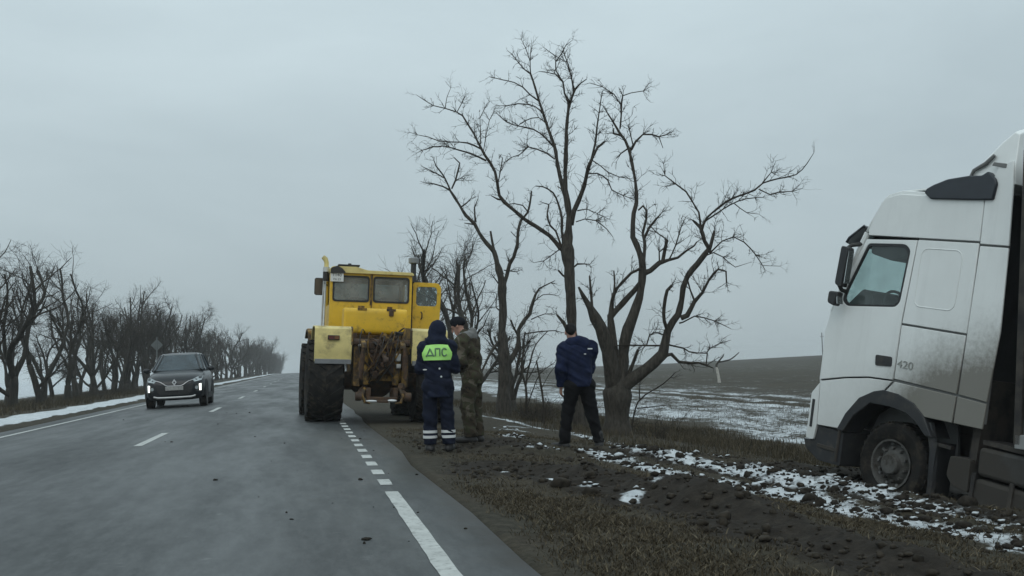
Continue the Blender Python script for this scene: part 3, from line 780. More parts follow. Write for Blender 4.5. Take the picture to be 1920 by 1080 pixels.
S2_AT = (5.76, 25.00)
S2 = [
 [(-0,0.03,0.033),(-0.02,0.66,0.033),(-0.1,1.31,0.029),(-0.15,1.64,0.02)],
 [(-0.05,0.93,0.013),(0.15,1.29,0.01),(0.49,1.68,0.007)]]

F1_AT = (28.58, 69.00)
F1 = [
 [(-0,-0.08,0.094),(-0.05,0.48,0.112),(-0.14,1.04,0.112)],
 [(-0.14,1,0.094),(-0.17,1.26,0.094),(-0.01,1.52,0.075),(0.3,1.85,0.056),(0.38,2,0.037)],
 [(-0.01,1.48,0.075),(0.73,1.61,0.056),(1.14,1.86,0.047),(1.44,2.12,0.028)]]
def bark_material(name, col, ridge=18.0):
    m = bpy.data.materials.new(name); m.use_nodes = True
    N, L = m.node_tree.nodes, m.node_tree.links
    b = N["Principled BSDF"]; b.inputs['Roughness'].default_value = .9; b.inputs['Specular IOR Level'].default_value = .2
    tc = N.new("ShaderNodeTexCoord"); mp = N.new("ShaderNodeMapping"); mp.inputs['Scale'].default_value = (1, 1, .22)
    L.new(tc.outputs['Object'], mp.inputs['Vector'])
    n = N.new("ShaderNodeTexNoise"); n.inputs['Scale'].default_value = ridge; n.inputs['Detail'].default_value = 6; n.inputs['Roughness'].default_value = .65
    L.new(mp.outputs[0], n.inputs['Vector'])
    r = N.new("ShaderNodeValToRGB")
    r.color_ramp.elements[0].position, r.color_ramp.elements[1].position = .32, .70
    r.color_ramp.elements[0].color = tuple(c * .45 for c in col) + (1,)
    r.color_ramp.elements[1].color = tuple(c * 1.5 for c in col) + (1,)
    L.new(n.outputs['Fac'], r.inputs['Fac']); L.new(r.outputs['Color'], b.inputs['Base Color'])
    bp = N.new("ShaderNodeBump"); bp.inputs['Strength'].default_value = .9; bp.inputs['Distance'].default_value = .04
    L.new(n.outputs['Fac'], bp.inputs['Height']); L.new(bp.outputs['Normal'], b.inputs['Normal'])
    return m
BARK = bark_material("acacia_bark", (.052, .046, .038))
BARK_FAR = bark_material("roadside_bark", (.040, .036, .030), 9.0)
TWIG = M("twigs", (.040, .034, .027), rough=.9, var=.25, scale=3, spec=.2)
DEADWOOD = M("peeled_deadwood", (.42, .40, .36), rough=.8, var=.25, scale=8)

def catmull(P, step):
    P = np.array(P, float); out = [P[0]]
    n = len(P)
    for i in range(n - 1):
        p0, p1, p2, p3 = P[max(i - 1, 0)], P[i], P[i + 1], P[min(i + 2, n - 1)]
        k = max(1, int(np.linalg.norm((p2 - p1)[:3]) / step))
        for j in range(1, k + 1):
            t = j / k
            q = .5 * (2 * p1 + (p2 - p0) * t + (2 * p0 - 5 * p1 + 4 * p2 - p3) * t * t + (3 * p1 - p0 - 3 * p2 + p3) * t ** 3)
            q[3] = p1[3] * (1 - t) + p2[3] * t
            out.append(q)
    return np.array(out)

def twig_pts(rng, p, d, L, wander=.22, upt=.05, seg=.09):
    n = max(3, int(L / seg)); pts = [p]; d = d / np.linalg.norm(d)
    for i in range(n):
        d = d + rng.normal(0, wander, 3) + np.array([0, 0, upt]); d /= np.linalg.norm(d)
        p = p + d * (L / n); pts.append(p)
    return np.array(pts)

def side_dir(rng, t, lo=.5, hi=1.1):
    a = rng.normal(0, 1, 3); a -= t * (a @ t); a /= max(np.linalg.norm(a), 1e-6)
    w = rng.uniform(lo, hi)
    return t * math.cos(w) + a * math.sin(w)

def twigs_on(rng, mb, pts, dens, lmin, lmax, r0, sub=3, upt=.05):
    seg = np.linalg.norm(np.diff(pts[:, :3], axis=0), axis=1)
    cum = np.concatenate([[0], np.cumsum(seg)])
    k = rng.poisson(cum[-1] * dens)
    for _ in range(k):
        s = rng.uniform(.05, 1) * cum[-1]
        i = min(np.searchsorted(cum, s), len(pts) - 1); i = max(i, 1)
        t = pts[i, :3] - pts[i - 1, :3]; t /= max(np.linalg.norm(t), 1e-6)
        L = rng.uniform(lmin, lmax) * (1.1 - .5 * s / cum[-1])
        ra = min(r0, pts[i, 3] * .6)
        q = twig_pts(rng, pts[i, :3], side_dir(rng, t), L, .2, upt)
        mb.tube(q, np.linspace(ra, ra * .4, len(q)), 3, cap=False)
        for _ in range(rng.poisson(sub)):
            j = rng.integers(1, len(q)); tt = q[j] - q[j - 1]; tt /= np.linalg.norm(tt)
            w = twig_pts(rng, q[j], side_dir(rng, tt), L * rng.uniform(.25, .55), .22, upt)
            mb.tube(w, np.linspace(ra * .62, ra * .3, len(w)), 3, cap=False)

def traced_tree(name, label, at, branches, seed, bark=BARK, dens=5.0, lmin=.16, lmax=.52, spread=.45, part="trunk", group=None, sub=3, cat="tree", rmax=.07, tw=.0082):
    rng = np.random.default_rng(seed)
    x, y = at
    root = empty(name, (x, y, gz(x, y) - .02))
    tag(root, label, cat, group)
    n = np.array([x, y, 0.]); n /= np.linalg.norm(n); s = np.array([n[1], -n[0], 0.])
    done = []
    thick, thin = MB(), MB()
    for bi, br in enumerate(branches):
        P = np.array(br, float)
        L = np.concatenate([[0], np.cumsum(np.hypot(*np.diff(P[:, :2], axis=0).T))])
        if bi == 0:
            d0 = 0.; P[0, 1] = min(P[0, 1], -.15) if P[0, 1] < .3 else P[0, 1]
            if P[0, 1] >= .05 and P[0, 1] < .4: P = np.vstack([[P[0, 0], -.1, P[0, 2] * 1.15], P]); L = np.concatenate([[0], L + .1])
            slope = 0.
        else:
            allp = np.vstack(done); j = np.argmin((allp[:, 0] - P[0, 0]) ** 2 + (allp[:, 1] - P[0, 1]) ** 2)
            d0 = allp[j, 2]; slope = rng.uniform(-spread, spread)
            if abs(d0 + slope * L[-1]) > 2.2: slope = -slope
        wob = np.cumsum(rng.normal(0, .02, len(P)))
        dep = d0 + slope * L + (wob - wob[0]) * (L[-1] > .8)
        done.append(np.stack([P[:, 0], P[:, 1], dep], -1))
        Q = np.stack([*(P[:, :1] * s + dep[:, None] * n + P[:, 1:2] * np.array([0, 0, 1.])).T, P[:, 2] * np.where(P[:, 2] > .12, 1.0, .84)], -1)
        C4 = catmull(Q, .16)
        jit = np.cumsum(rng.normal(0, 1, (len(C4), 3)), axis=0); jit -= np.linspace(0, 1, len(C4))[:, None] * jit[-1]
        C4[:, :3] += jit * np.minimum(C4[:, 3:4] * .10, .006)
        rr = C4[:, 3] * (1 + .08 * rng.normal(0, 1, len(C4)))
        if bi == 0 and part == "trunk" and C4[0, 3] > .1:
            hgt = C4[:, 2]; rr = rr * (1 + .35 * np.exp(-np.maximum(hgt, 0) / .18))
        big = C4[:, 3].max() > .045
        (thick if big else thin).tube(C4[:, :3], np.maximum(rr, .0035), 12 if C4[:, 3].max() > .12 else (8 if big else 5), cap=True)
        sel = C4[C4[:, 3] < rmax]
        if len(sel) > 2: twigs_on(rng, thin, sel, dens, lmin, lmax, tw, sub)
        elif len(C4) > 4: twigs_on(rng, thin, C4[len(C4) // 2:], dens * .35, lmin, lmax * .8, tw, sub)
    if thick.v: thick.build(part, bark, root, smooth=60)
    if thin.v: thin.build("crown" if thick.v else "branches", TWIG, root, smooth=None)
    return root

traced_tree("bare_tree", "tall bare tree with high crown, rising behind the man in blue", T2_AT, T2, 2, dens=13.0, sub=4)
traced_tree("bare_tree", "slim forked bare tree to the right of the yellow tractor", T1_AT, T1, 5, dens=10, sub=4)
traced_tree("bare_tree", "thick low-forking bare tree with broken limbs nearest the lorry", T3_AT, T3, 9, dens=12, rmax=.06, sub=4)
traced_tree("shrub_shoot", "thin leaning shoots at the foot of the thick forking tree", B1_AT, B1, 12, spread=.3, dens=6, lmax=.5, cat="shrub", tw=.005)
traced_tree("sapling", "thin several-stemmed sapling between the slim tree and the man in blue", S1_AT, S1, 14, spread=.3, dens=6, lmax=.5, cat="sapling", tw=.006)
traced_tree("dead_stake", "thin leaning dead stem left of the man in blue", S2_AT, S2, 16, spread=.2, dens=3, lmax=.4, cat="sapling", tw=.006)
fs = traced_tree("broken_sapling", "pale peeled broken sapling with one bent branch in the field", F1_AT, F1[1:], 18, spread=.1, dens=0, sub=0, cat="sapling")
for ch in fs.children: ch.name = "branch"
fp = MB(); fp.tube([(0, 0, -.1), (-.03, 0, .3), (-.08, 0, .6), (-.14, 0, .95), (-.18, 0, 1.12)], [.13, .11, .10, .10, .07], 8); fp.build("trunk", DEADWOOD, fs)

def grow_tree(seed, H=7.5, tr=.2, dense=1.0, fork=1.6):
    """gnarled roadside acacia: short trunk, crooked limbs, brushy twigs"""
    rng = np.random.default_rng(seed)
    thick, thin = MB(), MB()
    def limb(p, d, r, L, lev):
        n = max(4, int(L / (.3 if lev < 3 else .16)))
        pts = [p]; wander = (.05, .13, .16, .2, .22)[lev]; upt = (.02, .10, .085, .05, .04)[lev]
        for i in range(n):
            d = d + rng.normal(0, wander, 3) + np.array([0, 0, upt]); d /= np.linalg.norm(d); p = p + d * L / n; pts.append(p)
        pts = np.array(pts); end = (.8, .38, .35, .35, .4)[lev]
        rr = np.linspace(r, r * end, n + 1)
        if lev == 0: rr = rr * (1 + .5 * np.exp(-np.linspace(0, L, n + 1) / .25))
        if lev > 0: rr = rr * (1 + .07 * rng.normal(0, 1, n + 1))
        (thick if lev < 2 else thin).tube(pts, np.maximum(rr, .005), (9, 7, 4, 3, 3)[lev], cap=lev < 3)
        if lev == 4: return
        if lev == 0:
            k = rng.integers(2, 5); a0 = rng.uniform(0, 6.28)
            for i in range(k):
                a = a0 + i * 6.28 / k + rng.normal(0, .3); tilt = rng.uniform(.15, .5)
                limb(pts[-1] - np.array([0, 0, .1]), np.array([math.cos(a) * math.sin(tilt), math.sin(a) * math.sin(tilt), math.cos(tilt)]), r * rng.uniform(.5, .72), (H - L) * rng.uniform(.7, 1.05), 1)
            if rng.random() < .6:
                a = rng.uniform(0, 6.28); limb(pts[n // 2], np.array([math.cos(a) * .8, math.sin(a) * .8, .6]), r * .45, H * .38, 1)
            return
        cnt = {1: rng.integers(7, 10) * dense, 2: rng.integers(5, 8) * dense, 3: rng.integers(3, 6) * dense}[lev]
        for c in range(int(cnt)):
            i = int(rng.uniform(.34 if lev == 1 else .2, 1.0) * n); i = min(max(i, 1), n)
            t = pts[i] - pts[i - 1]; t /= np.linalg.norm(t)
            fr = 1 - .45 * i / n
            limb(pts[i], side_dir(rng, t, .45, 1.05), max(rr[i] * (rng.uniform(.42, .66) if lev < 2 else rng.uniform(.32, .5)), .0065), L * fr * rng.uniform(.32, .6) if lev < 3 else rng.uniform(.3, .75), lev + 1)
    limb(np.array([0, 0, -.15]), np.array([rng.normal(0, .06), rng.normal(0, .06), 1.]), tr, fork * rng.uniform(.75, 1.25), 0)
    return thick, thin
VARS = []
for k in range(9):
    H = (7.6, 8.6, 6.6, 7.4, 6.3, 8.0, 7.0, 7.8, 6.8)[k]
    th, tn = grow_tree(100 + k, H, (.20, .24, .17, .22, .26, .19, .18, .21, .2)[k], 1.0, (1.6, 1.5, 1.9, 1.2, 1.1, 1.7, 1.4, 1.5, 1.8)[k])
    a, b = bpy.data.meshes.new("trunk"), bpy.data.meshes.new("crown")
    a.from_pydata(th.v, [], th.f); b.from_pydata(tn.v, [], tn.f)
    a.materials.append(BARK_FAR); b.materials.append(TWIG); a.shade_smooth()
    VARS.append((a, b))
def row_tree(x, y, k, sc, rz, label, group, lean=(0, 0), name="roadside_tree"):
    r = empty(name, (x, y, gz(x, y) - .03)); r.rotation_euler = (lean[0], lean[1], rz); r.scale = (sc, sc, sc)
    tag(r, label, "tree", group)
    for nm, me in zip(("trunk", "crown"), VARS[k]):
        o = bpy.data.objects.new(nm, me); COL.objects.link(o); o.parent = r
ORD = ["first", "second", "third", "fourth", "fifth", "sixth", "seventh", "eighth", "ninth", "tenth"]
rng = np.random.default_rng(21)
near_left = [(-12.4, 45.6, 0, .88), (-12.3, 48.3, 1, .86), (-12.0, 51.8, 2, .95), (-12.6, 55.0, 5, .95), (-12.2, 58.5, 3, .95), (-12.4, 67.5, 7, .95), (-12.3, 72.5, 6, .92), (-12.2, 80.0, 0, .92)]
for i, (x, y, k, sc) in enumerate(near_left):
    row_tree(x, y, k, sc, rng.uniform(0, 6.28), f"{ORD[i]} bare tree from the left edge in the row left of the road", "bare trees in the row left of the road", (rng.normal(0, .03), rng.normal(0, .03)))
for (x, y, k, sc) in ((-15.8, 61.0, 6, .85), (-15.4, 69.5, 2, .8), (-15.3, 77.0, 5, .9), (-15.6, 83.0, 3, .85), (-12.6, 62.5, 8, .9), (-12.0, 75.8, 4, .85)):
    row_tree(x, y, k, sc, rng.uniform(0, 6.28), "bare tree behind the front trunks of the left roadside row", "bare trees in the row left of the road")
y = 84.5
while y < 560:
    x = -12.2 + rng.normal(0, .7)
    far = y > 150
    row_tree(x, y, rng.integers(0, 9), rng.uniform(.84, 1.1) * (1 + .30 * sstep(150, 350, y)), rng.uniform(0, 6.28),
             "bare tree in the crowded far end of the left roadside row" if far else "bare tree in the left roadside row beyond the dark car", "bare trees in the row left of the road", (rng.normal(0, .04), rng.normal(0, .04)))
    if y < 130 and rng.random() < .8:
        row_tree(-15.6 + rng.normal(0, .6), y + rng.uniform(-1, 2), rng.integers(0, 9), rng.uniform(.75, 1.0), rng.uniform(0, 6.28), "bare tree behind the front trunks of the left roadside row", "bare trees in the row left of the road")
    y += rng.uniform(3.0, 5.0) * (1 if y < 150 else 1.5)
right_row = [(6.6, 42.5, 3, .72, "small bare tree just behind the man in camouflage"), (7.2, 46.0, 1, .98, "bare tree seen between the tractor door and the slim forked tree"), (6.4, 52.0, 5, 1.0, "upright bare tree rising behind the tractor's open door"),
             (6.8, 58.0, 0, 1.05, "bare tree rising behind the tractor's exhaust stack"), (6.2, 63.0, 7, 1.0, "bare tree rising just left of the tractor's exhaust stack"), (7.5, 37.5, 4, .55, "low stubby bare tree behind the slim forked tree")]
for (x, y, k, sc, lb) in right_row:
    row_tree(x, y, k, sc, rng.uniform(0, 6.28), lb, "bare trees in the row right of the road", (rng.normal(0, .03), rng.normal(0, .03)))
y = 70
while y < 330:
    row_tree(6.6 + rng.normal(0, .6), y, rng.integers(0, 9), rng.uniform(.75, 1.0), rng.uniform(0, 6.28), "bare tree of the right roadside row mostly hidden behind the tractor", "bare trees in the row right of the road")
    y += rng.uniform(6, 11)
for (x, y) in ((1.6, 640), (3.5, 610), (4.5, 655)):
    row_tree(x, y, rng.integers(0, 9), 1.1, rng.uniform(0, 6.28), "hazy far tree where the road vanishes beside the tractor", "hazy far trees at the end of the road")

def bush(name, label, x, y, h, w, stems, seed, group=None):
    rng = np.random.default_rng(seed); root = empty(name, (x, y, gz(x, y) - .02)); tag(root, label, "shrub", group)
    mb = MB()
    for _ in range(stems):
        a = rng.uniform(0, 6.28); q = rng.uniform(0, w * .5)
        p = np.array([math.cos(a) * q, math.sin(a) * q, -.03]); d = np.array([math.cos(a) * .5 + rng.normal(0, .3), math.sin(a) * .5 + rng.normal(0, .3), 1.0])
        L = h * rng.uniform(.5, 1.1); pts = twig_pts(rng, p, d, L, .16, .02)
        mb.tube(pts, np.linspace(.009, .004, len(pts)), 3, cap=False)
        for _ in range(rng.integers(3, 7)):
            j = rng.integers(1, len(pts)); t = pts[j] - pts[j - 1]; t /= np.linalg.norm(t)
            qq = twig_pts(rng, pts[j], side_dir(rng, t), L * rng.uniform(.25, .5), .2, .02)
            mb.tube(qq, np.linspace(.005, .003, len(qq)), 3, cap=False)
    mb.build("branches", TWIG, root, smooth=None)
bush("low_bush", "low tangle of brown brush at the foot of the thin sapling", 6.15, 27.6, .75, .8, 60, 1)
bush("low_bush", "sparse brush at the root of the slim forked tree", 6.6, 29.6, .5, .9, 40, 2)
bush("low_bush", "small dry sprig standing in the strip behind the thick tree", 10.0, 27.5, .75, .15, 4, 3)
bush("low_bush", "wispy brush right beside the thick tree's root", 7.9, 22.9, .5, .5, 22, 4)
for i, (x, y, h, w, n) in enumerate([(-11.4, 60, .6, 2.0, 50), (-11.0, 64, .7, 2.4, 60), (-11.6, 62.5, .7, 2.0, 50), (-11.2, 69, .6, 2.0, 50), (-11.3, 76, .6, 2.2, 50), (-11.5, 88, .8, 2.5, 50), (-11.3, 98, 1.2, 2.5, 50), (-11.5, 110, 1.3, 3, 50)]):
    bush("roadside_bush", "low dark brush between the trunks of the left roadside row", x, y, h, w, n, 30 + i, "brush under the left row of trees")
# ------------------------------------------------------------------ yellow articulated tractor seen from behind
YEL = M("tractor_yellow", (.66, .40, .016), rough=.42, var=.10, scale=2.5, dirt=((.20, .12, .03), .36, 6.0), bump=.05, bscale=15, bdist=.004)
YEL_DIRTY = M("greasy_yellow", (.38, .21, .022), rough=.6, var=.25, scale=5, dirt=((.045, .030, .018), .60, 5.0), bump=.2, bscale=25)
CREAM = M("faded_cream", (.62, .51, .20), rough=.5, var=.14, scale=3, dirt=((.25, .20, .10), .42, 4.0))
RUST = M("rusty_oily_iron", (.055, .032, .020), rough=.7, metal=.2, var=.5, scale=9, dirt=((.12, .065, .028), .45, 11.0), bump=.3, bscale=40)
IRON = M("dark_iron", (.03, .028, .026), rough=.6, metal=.3, var=.3, scale=8)
BRIGHT = M("worn_bright_metal", (.50, .50, .48), rough=.35, metal=.6, var=.2, scale=6)
RUBBER = M("dirty_rubber", (.018, .017, .016), rough=.9, var=.25, scale=4, dirt=((.060, .050, .038), .43, 6.0), bump=.2, bscale=40, spec=.12)
RUBBER2 = M("window_rubber", (.015, .015, .015), rough=.7, var=.2)
BLACKPIPE = M("sooty_pipe", (.02, .02, .021), rough=.7, var=.3, scale=10)
GREYCAP = M("grey_cap", (.20, .205, .21), rough=.6, metal=.3, var=.2)
SNOWY = M("snow_on_metal", (.66, .68, .69), rough=.9, var=.06)
SEATM = M("dark_seat_cloth", (.030, .028, .027), rough=.9, var=.25)
LENS_RED = M("red_lens", (.10, .018, .012), rough=.25, var=.1)
LENS_ORG = M("orange_lens", (.16, .06, .015), rough=.25, var=.1)
PLATE_W = M("number_plate_white", (.62, .63, .62), rough=.5, var=.08)
PLATE_T = M("number_plate_black", (.03, .03, .03), rough=.6, var=.1)
GLASS_OLD = glass_mat("dusty_cab_glass", (.72, .76, .74), .34, (.30, .29, .26))
GLASS_CLR = glass_mat("clear_door_glass", (.82, .90, .90), .10)

tx, ty = 1.49, 22.5
zl, zr_ = float(road_z(.39)), gz(2.6, 22.5)
TR = Matrix.Translation((tx, ty, (zl + zr_) / 2)) @ Matrix.Rotation(R(2.3), 4, 'Z') @ Matrix.Rotation(math.atan2(zl - zr_, 2.2), 4, 'Y')
tractor = empty("tractor", mat=TR)
tag(tractor, "big yellow articulated farm tractor with open cab door, seen from behind", "tractor")

def add_text(name, body, size, mat, parent, loc, rot, ext=.002, sx=1.0):
    cu = bpy.data.curves.new(name, 'FONT'); cu.body = body; cu.size = size; cu.extrude = ext; cu.align_x, cu.align_y = 'CENTER', 'CENTER'
    t = bpy.data.objects.new(name, cu); COL.objects.link(t)
    me = bpy.data.meshes.new_from_object(t); bpy.data.objects.remove(t)
    me.materials.clear(); me.materials.append(mat)
    o = bpy.data.objects.new(name, me); COL.objects.link(o); o.parent = parent
    o.location = loc; o.rotation_euler = rot; o.scale = (sx, 1, 1)
    return o

def farm_wheel(x, y, s):
    R0, W = .875, .74
    mb = MB()
    hw = W / 2
    mb.lathe([(.36, -hw * .62), (.44, -hw * .80), (.62, -hw * .98), (.74, -hw), (R0 - .07, -hw * .90), (R0 - .045, -hw * .5), (R0 - .04, 0), (R0 - .045, hw * .5), (R0 - .07, hw * .90), (.74, hw), (.62, hw * .98), (.44, hw * .80), (.36, hw * .62)], 48, 'x', (0, 0, 0))
    n = 20
    for i in range(n):
        for sd in (-1, 1):
            a = 2 * math.pi * (i + (.5 if sd > 0 else 0)) / n
            L = []
            for t, u in ((0.02, 0), (.98, .30)):
                for dw in (-.035, .035):
                    for rr in (R0 - .07, R0 if t < .5 else R0 - .02):
                        an = a + u * -1 + dw / R0 * 1.4
                        L.append((sd * hw * t, rr * math.cos(an), rr * math.sin(an)))
            mb.add(L, [(0, 1, 3, 2), (4, 6, 7, 5), (0, 4, 5, 1), (2, 3, 7, 6), (1, 5, 7, 3), (0, 2, 6, 4)])
    w = mb.build("wheel", RUBBER, tractor, smooth=35)
    w.location = (x, y, R0 - .02)
    rim = MB(); o = s * hw
    rim.lathe([(.40, o * .66), (.37, o * .70), (.34, o * .45), (.20, o * .35), (.20, o * .25), (.38, -o * .4)], 32, 'x', close=False)
    rim.lathe([(.001, o * .62), (.13, o * .60), (.16, o * .35), (.001, o * .3)], 20, 'x', close=False)
    rim.build("rim", YEL_DIRTY, w)
    return w
for yy in (0, 3.25):
    farm_wheel(-1.12, yy, -1); farm_wheel(1.12, yy, 1)

# rear fenders: curved over the wheel, flat panel behind
for s in (-1, 1):
    mb = MB()
    prof = [(-.78, 1.26), (-.80, 1.60), (-.74, 1.93), (-.60, 1.985), (.2, 2.02), (.78, 1.90), (1.02, 1.62)]
    inner = [(p[0] + .03 * (1 if p[0] < 0 else -1), p[1] - .03) for p in prof]
    poly = prof + inner[::-1]
    mb.prism(poly, .62 * s, 1.38 * s, 'x')
    f = mb.build("fender", CREAM, tractor, bevel=.012)
    mb = MB(); mb.prism([(p[0], p[1]) for p in (prof[1], prof[2], prof[3], prof[4], prof[5], (.78, 1.75), (-.6, 1.75))], .60 * s, .64 * s, 'x'); mb.build("fender_side", YEL_DIRTY, f)
    lip = MB(); lip.box((s * 1.0, -.80, 1.25), (.74, .05, .10)); lip.build("mudflap_rail", GREYCAP, f, bevel=.008)
    lamp = MB(); lamp.box((s * 1.0, -.825, 1.74), (.24, .05, .095)); lp = lamp.build("rear_lamp", IRON, tractor, bevel=.008)
    l2 = MB(); l2.box((s * 1.05, -.853, 1.74), (.10, .012, .065)); l2.build("lens", LENS_RED, lp)
    l3 = MB(); l3.box((s * .94, -.853, 1.74), (.09, .012, .065)); l3.build("lens", LENS_ORG, lp)

# rear frame and axle
mb = MB(); mb.box((0, .1, 1.12), (1.06, 1.5, .50)); mb.box((-.5, -.45, 1.2), (.14, .5, .9)); mb.box((.5, -.45, 1.2), (.14, .5, .9))
mb.box((0, -.62, 1.52), (1.15, .10, .12)); mb.box((0, 1.6, 1.05), (.9, 1.8, .45)); mb.build("rear_frame", YEL_DIRTY, tractor, bevel=.015)
for yy in (0, 3.25):
    mb = MB(); mb.cyl((-.95, yy, .86), (.95, yy, .86), .19, n=20); mb.ell((0, yy, .86), (.36, .36, .36)); mb.build("axle", RUST, tractor)
# transmission and lift housing behind
mb = MB(); mb.box((0.02, -.55, 1.28), (.52, .45, .52)); mb.cyl((.02, -.80, 1.20), (.02, -.55, 1.20), .17, n=24); mb.cyl((.02, -.95, 1.20), (.02, -.80, 1.20), .06); mb.box((.02, -.66, 1.60), (.60, .30, .14)); mb.build("lift_housing", RUST, tractor, bevel=.02)
mb = MB(); mb.cyl((-.58, -.70, 1.66), (.58, -.70, 1.66), .075); mb.build("lift_shaft", RUST, tractor)
for s in (-1, 1):
    mb = MB(); mb.prism(round_poly([(-.62, 1.60), (-.62, 1.74), (-1.15, 1.62), (-1.18, 1.53)], .03), s * .40 - .045, s * .40 + .045, 'x'); mb.build("lift_arm", YEL_DIRTY, tractor, bevel=.01)
    mb = MB(); mb.tube([(s * .42, -1.14, 1.56), (s * .46, -1.10, .92)], .035, 10); mb.cyl((s * .43, -1.13, 1.40), (s * .45, -1.11, 1.08), .055); mb.build("lift_rod", RUST, tractor)
    mb = MB(); mb.tube([(s * .30, -.42, .72), (s * .42, -.9, .66), (s * .50, -1.25, .56)], [.06, .055, .06], 8); mb.cyl((s * .50 - .06, -1.27, .56), (s * .50 + .06, -1.27, .56), .09, n=16); mb.build("lower_link", RUST, tractor)
    mb = MB(); mb.cyl((s * .30, -.72, .80), (s * .34, -.80, 1.50), .065, n=14); mb.cyl((s * .34, -.80, 1.45), (s * .36, -.84, 1.66), .032, n=10); mb.build("hydraulic_cylinder", YEL_DIRTY, tractor)
    mb = MB()
    for i in range(9):
        t = i / 8; p = Vector((s * .18, -.6, .78)).lerp(Vector((s * .48, -1.15, .58)), t) - Vector((0, 0, .12 * math.sin(math.pi * t)))
        mb.tube([p + Vector((.025 * math.cos(a), .012, .03 * math.sin(a))) if i % 2 else p + Vector((.012, .025 * math.cos(a), .03 * math.sin(a))) for a in [k * math.pi / 4 for k in range(9)]], .007, 5, closed=True)
    mb.build("check_chain", RUST, tractor)
mb = MB(); mb.tube([(.0, -.62, 1.48), (.02, -1.02, 1.38), (.03, -1.22, 1.30)], [.04, .045, .05], 10); mb.cyl((-.02, -1.24, 1.29), (.08, -1.24, 1.29), .065); mb.build("top_link", RUST, tractor)
mb = MB(); mb.box((0, -1.02, .50), (.62, .18, .10)); mb.box((-.28, -.8, .62), (.10, .5, .22)); mb.box((.28, -.8, .62), (.10, .5, .22)); mb.box((0, -1.12, .46), (.22, .22, .05)); mb.build("drawbar", RUST, tractor, bevel=.012)
for s in (-1, 1):
    mb = MB(); mb.tube([(s * .36, -1.05, .72), (s * .42, -1.18, .56), (s * .36, -1.24, .44), (s * .26, -1.2, .42)], [.03, .035, .03, .02], 8)
    mb.build("hook", YEL_DIRTY, tractor)
for (x, y, z, w, d, h, mt, nm) in ((-.22, -1.10, .462, .26, .18, .05, SNOWY, "snow_patch"), (.20, -1.11, .475, .20, .16, .06, SNOWY, "snow_patch"), (.33, -.86, 1.36, .10, .12, .16, BRIGHT, "hydraulic_valve"), (.34, -.86, 1.18, .09, .1, .09, BRIGHT, "hydraulic_valve"), (.44, -.72, 1.60, .13, .08, .06, SNOWY, "snow_patch"), (-.44, -.74, 1.60, .10, .08, .05, BRIGHT, "bracket")):
    mb = MB(); mb.ell((x, y, z), (w / 2, d / 2, h / 2), 12, 8) if nm == "snow_patch" else mb.box((x, y, z), (w, d, h)); mb.build(nm, mt, tractor, bevel=0 if nm == "snow_patch" else .015)
# hoses over the lift
rg = np.random.default_rng(3)
for i in range(14):
    x0, x1 = rg.uniform(-.40, .40), rg.uniform(-.42, .42)
    z0, z1 = rg.uniform(1.45, 1.95), rg.uniform(.75, 1.35)
    k = rg.uniform(-.25, .25)
    P = [(x0, -.55, z0), (x0 + k * .5, -.82 - rg.uniform(0, .15), z0 + rg.uniform(0, .12)), ((x0 + x1) / 2 + k, -.98, (z0 + z1) / 2), (x1, -.78, z1)]
    C4 = catmull([p + (.016,) for p in P], .06)
    mb = MB(); mb.tube(C4[:, :3], rg.uniform(.010, .018), 6); mb.build("hydraulic_hose", (IRON, RUST, YEL_DIRTY)[i % 3], tractor)
for i in range(12):
    x, z = rg.uniform(-.45, .45), rg.uniform(.75, 1.9)
    mb = MB(); a = rg.uniform(0, 3)
    mb.box((x, -.72 - rg.uniform(0, .2), z), (rg.uniform(.06, .18), rg.uniform(.06, .14), rg.uniform(.05, .16)), (rg.normal(0, .3), rg.normal(0, .3), a))
    mb.cyl((x - .07, -.85, z + .03), (x + .09, -.85, z - .01), .018, n=8)
    mb.build("fitting", (RUST, YEL_DIRTY, RUST, IRON)[i % 4], tractor, bevel=.008)

# fuel tank across, behind the cab
mb = MB(); mb.prism([(p[0], p[1]) for p in round_poly([(.62, 1.88), (.62, 2.46), (1.28, 2.46), (1.28, 1.88)], .12, 5)], -.70, .70, 'x'); tank = mb.build("fuel_tank", YEL, tractor, bevel=.035, seg=3)
for x in (-.30, .34):
    mb = MB(); mb.cyl((x, .93, 2.44), (x, .93, 2.52), .075 if x < 0 else .06); mb.box((x, .70, 2.43), (.20, .16, .05)); mb.build("filler_cap", YEL_DIRTY, tank)
mb = MB(); mb.box((.34, .60, 2.36), (.10, .05, .13)); mb.build("latch", RUST, tank, bevel=.01)
mb = MB(); mb.box((-.45, .95, 1.84), (.10, .7, .12)); mb.box((.45, .95, 1.84), (.10, .7, .12)); mb.build("tank_bracket", RUST, tractor)
# deck and front body (mostly hidden)
mb = MB(); mb.box((0, 2.7, 1.72), (1.9, 1.9, .50)); mb.build("cab_base", YEL_DIRTY, tractor, bevel=.04)
mb = MB(); mb.box((0, 4.5, 1.95), (1.15, 1.9, 1.0)); mb.build("engine_hood", YEL, tractor, bevel=.08, seg=3)
for s in (-1, 1):
    mb = MB(); mb.prism([(2.35, 1.75), (2.45, 1.98), (2.9, 2.06), (3.7, 2.06), (4.2, 1.9), (4.2, 1.85), (3.7, 2.0), (2.9, 2.0), (2.52, 1.93), (2.42, 1.75)], s * .75, s * 1.38, 'x'); mb.build("front_fender", YEL_DIRTY, tractor, bevel=.01)

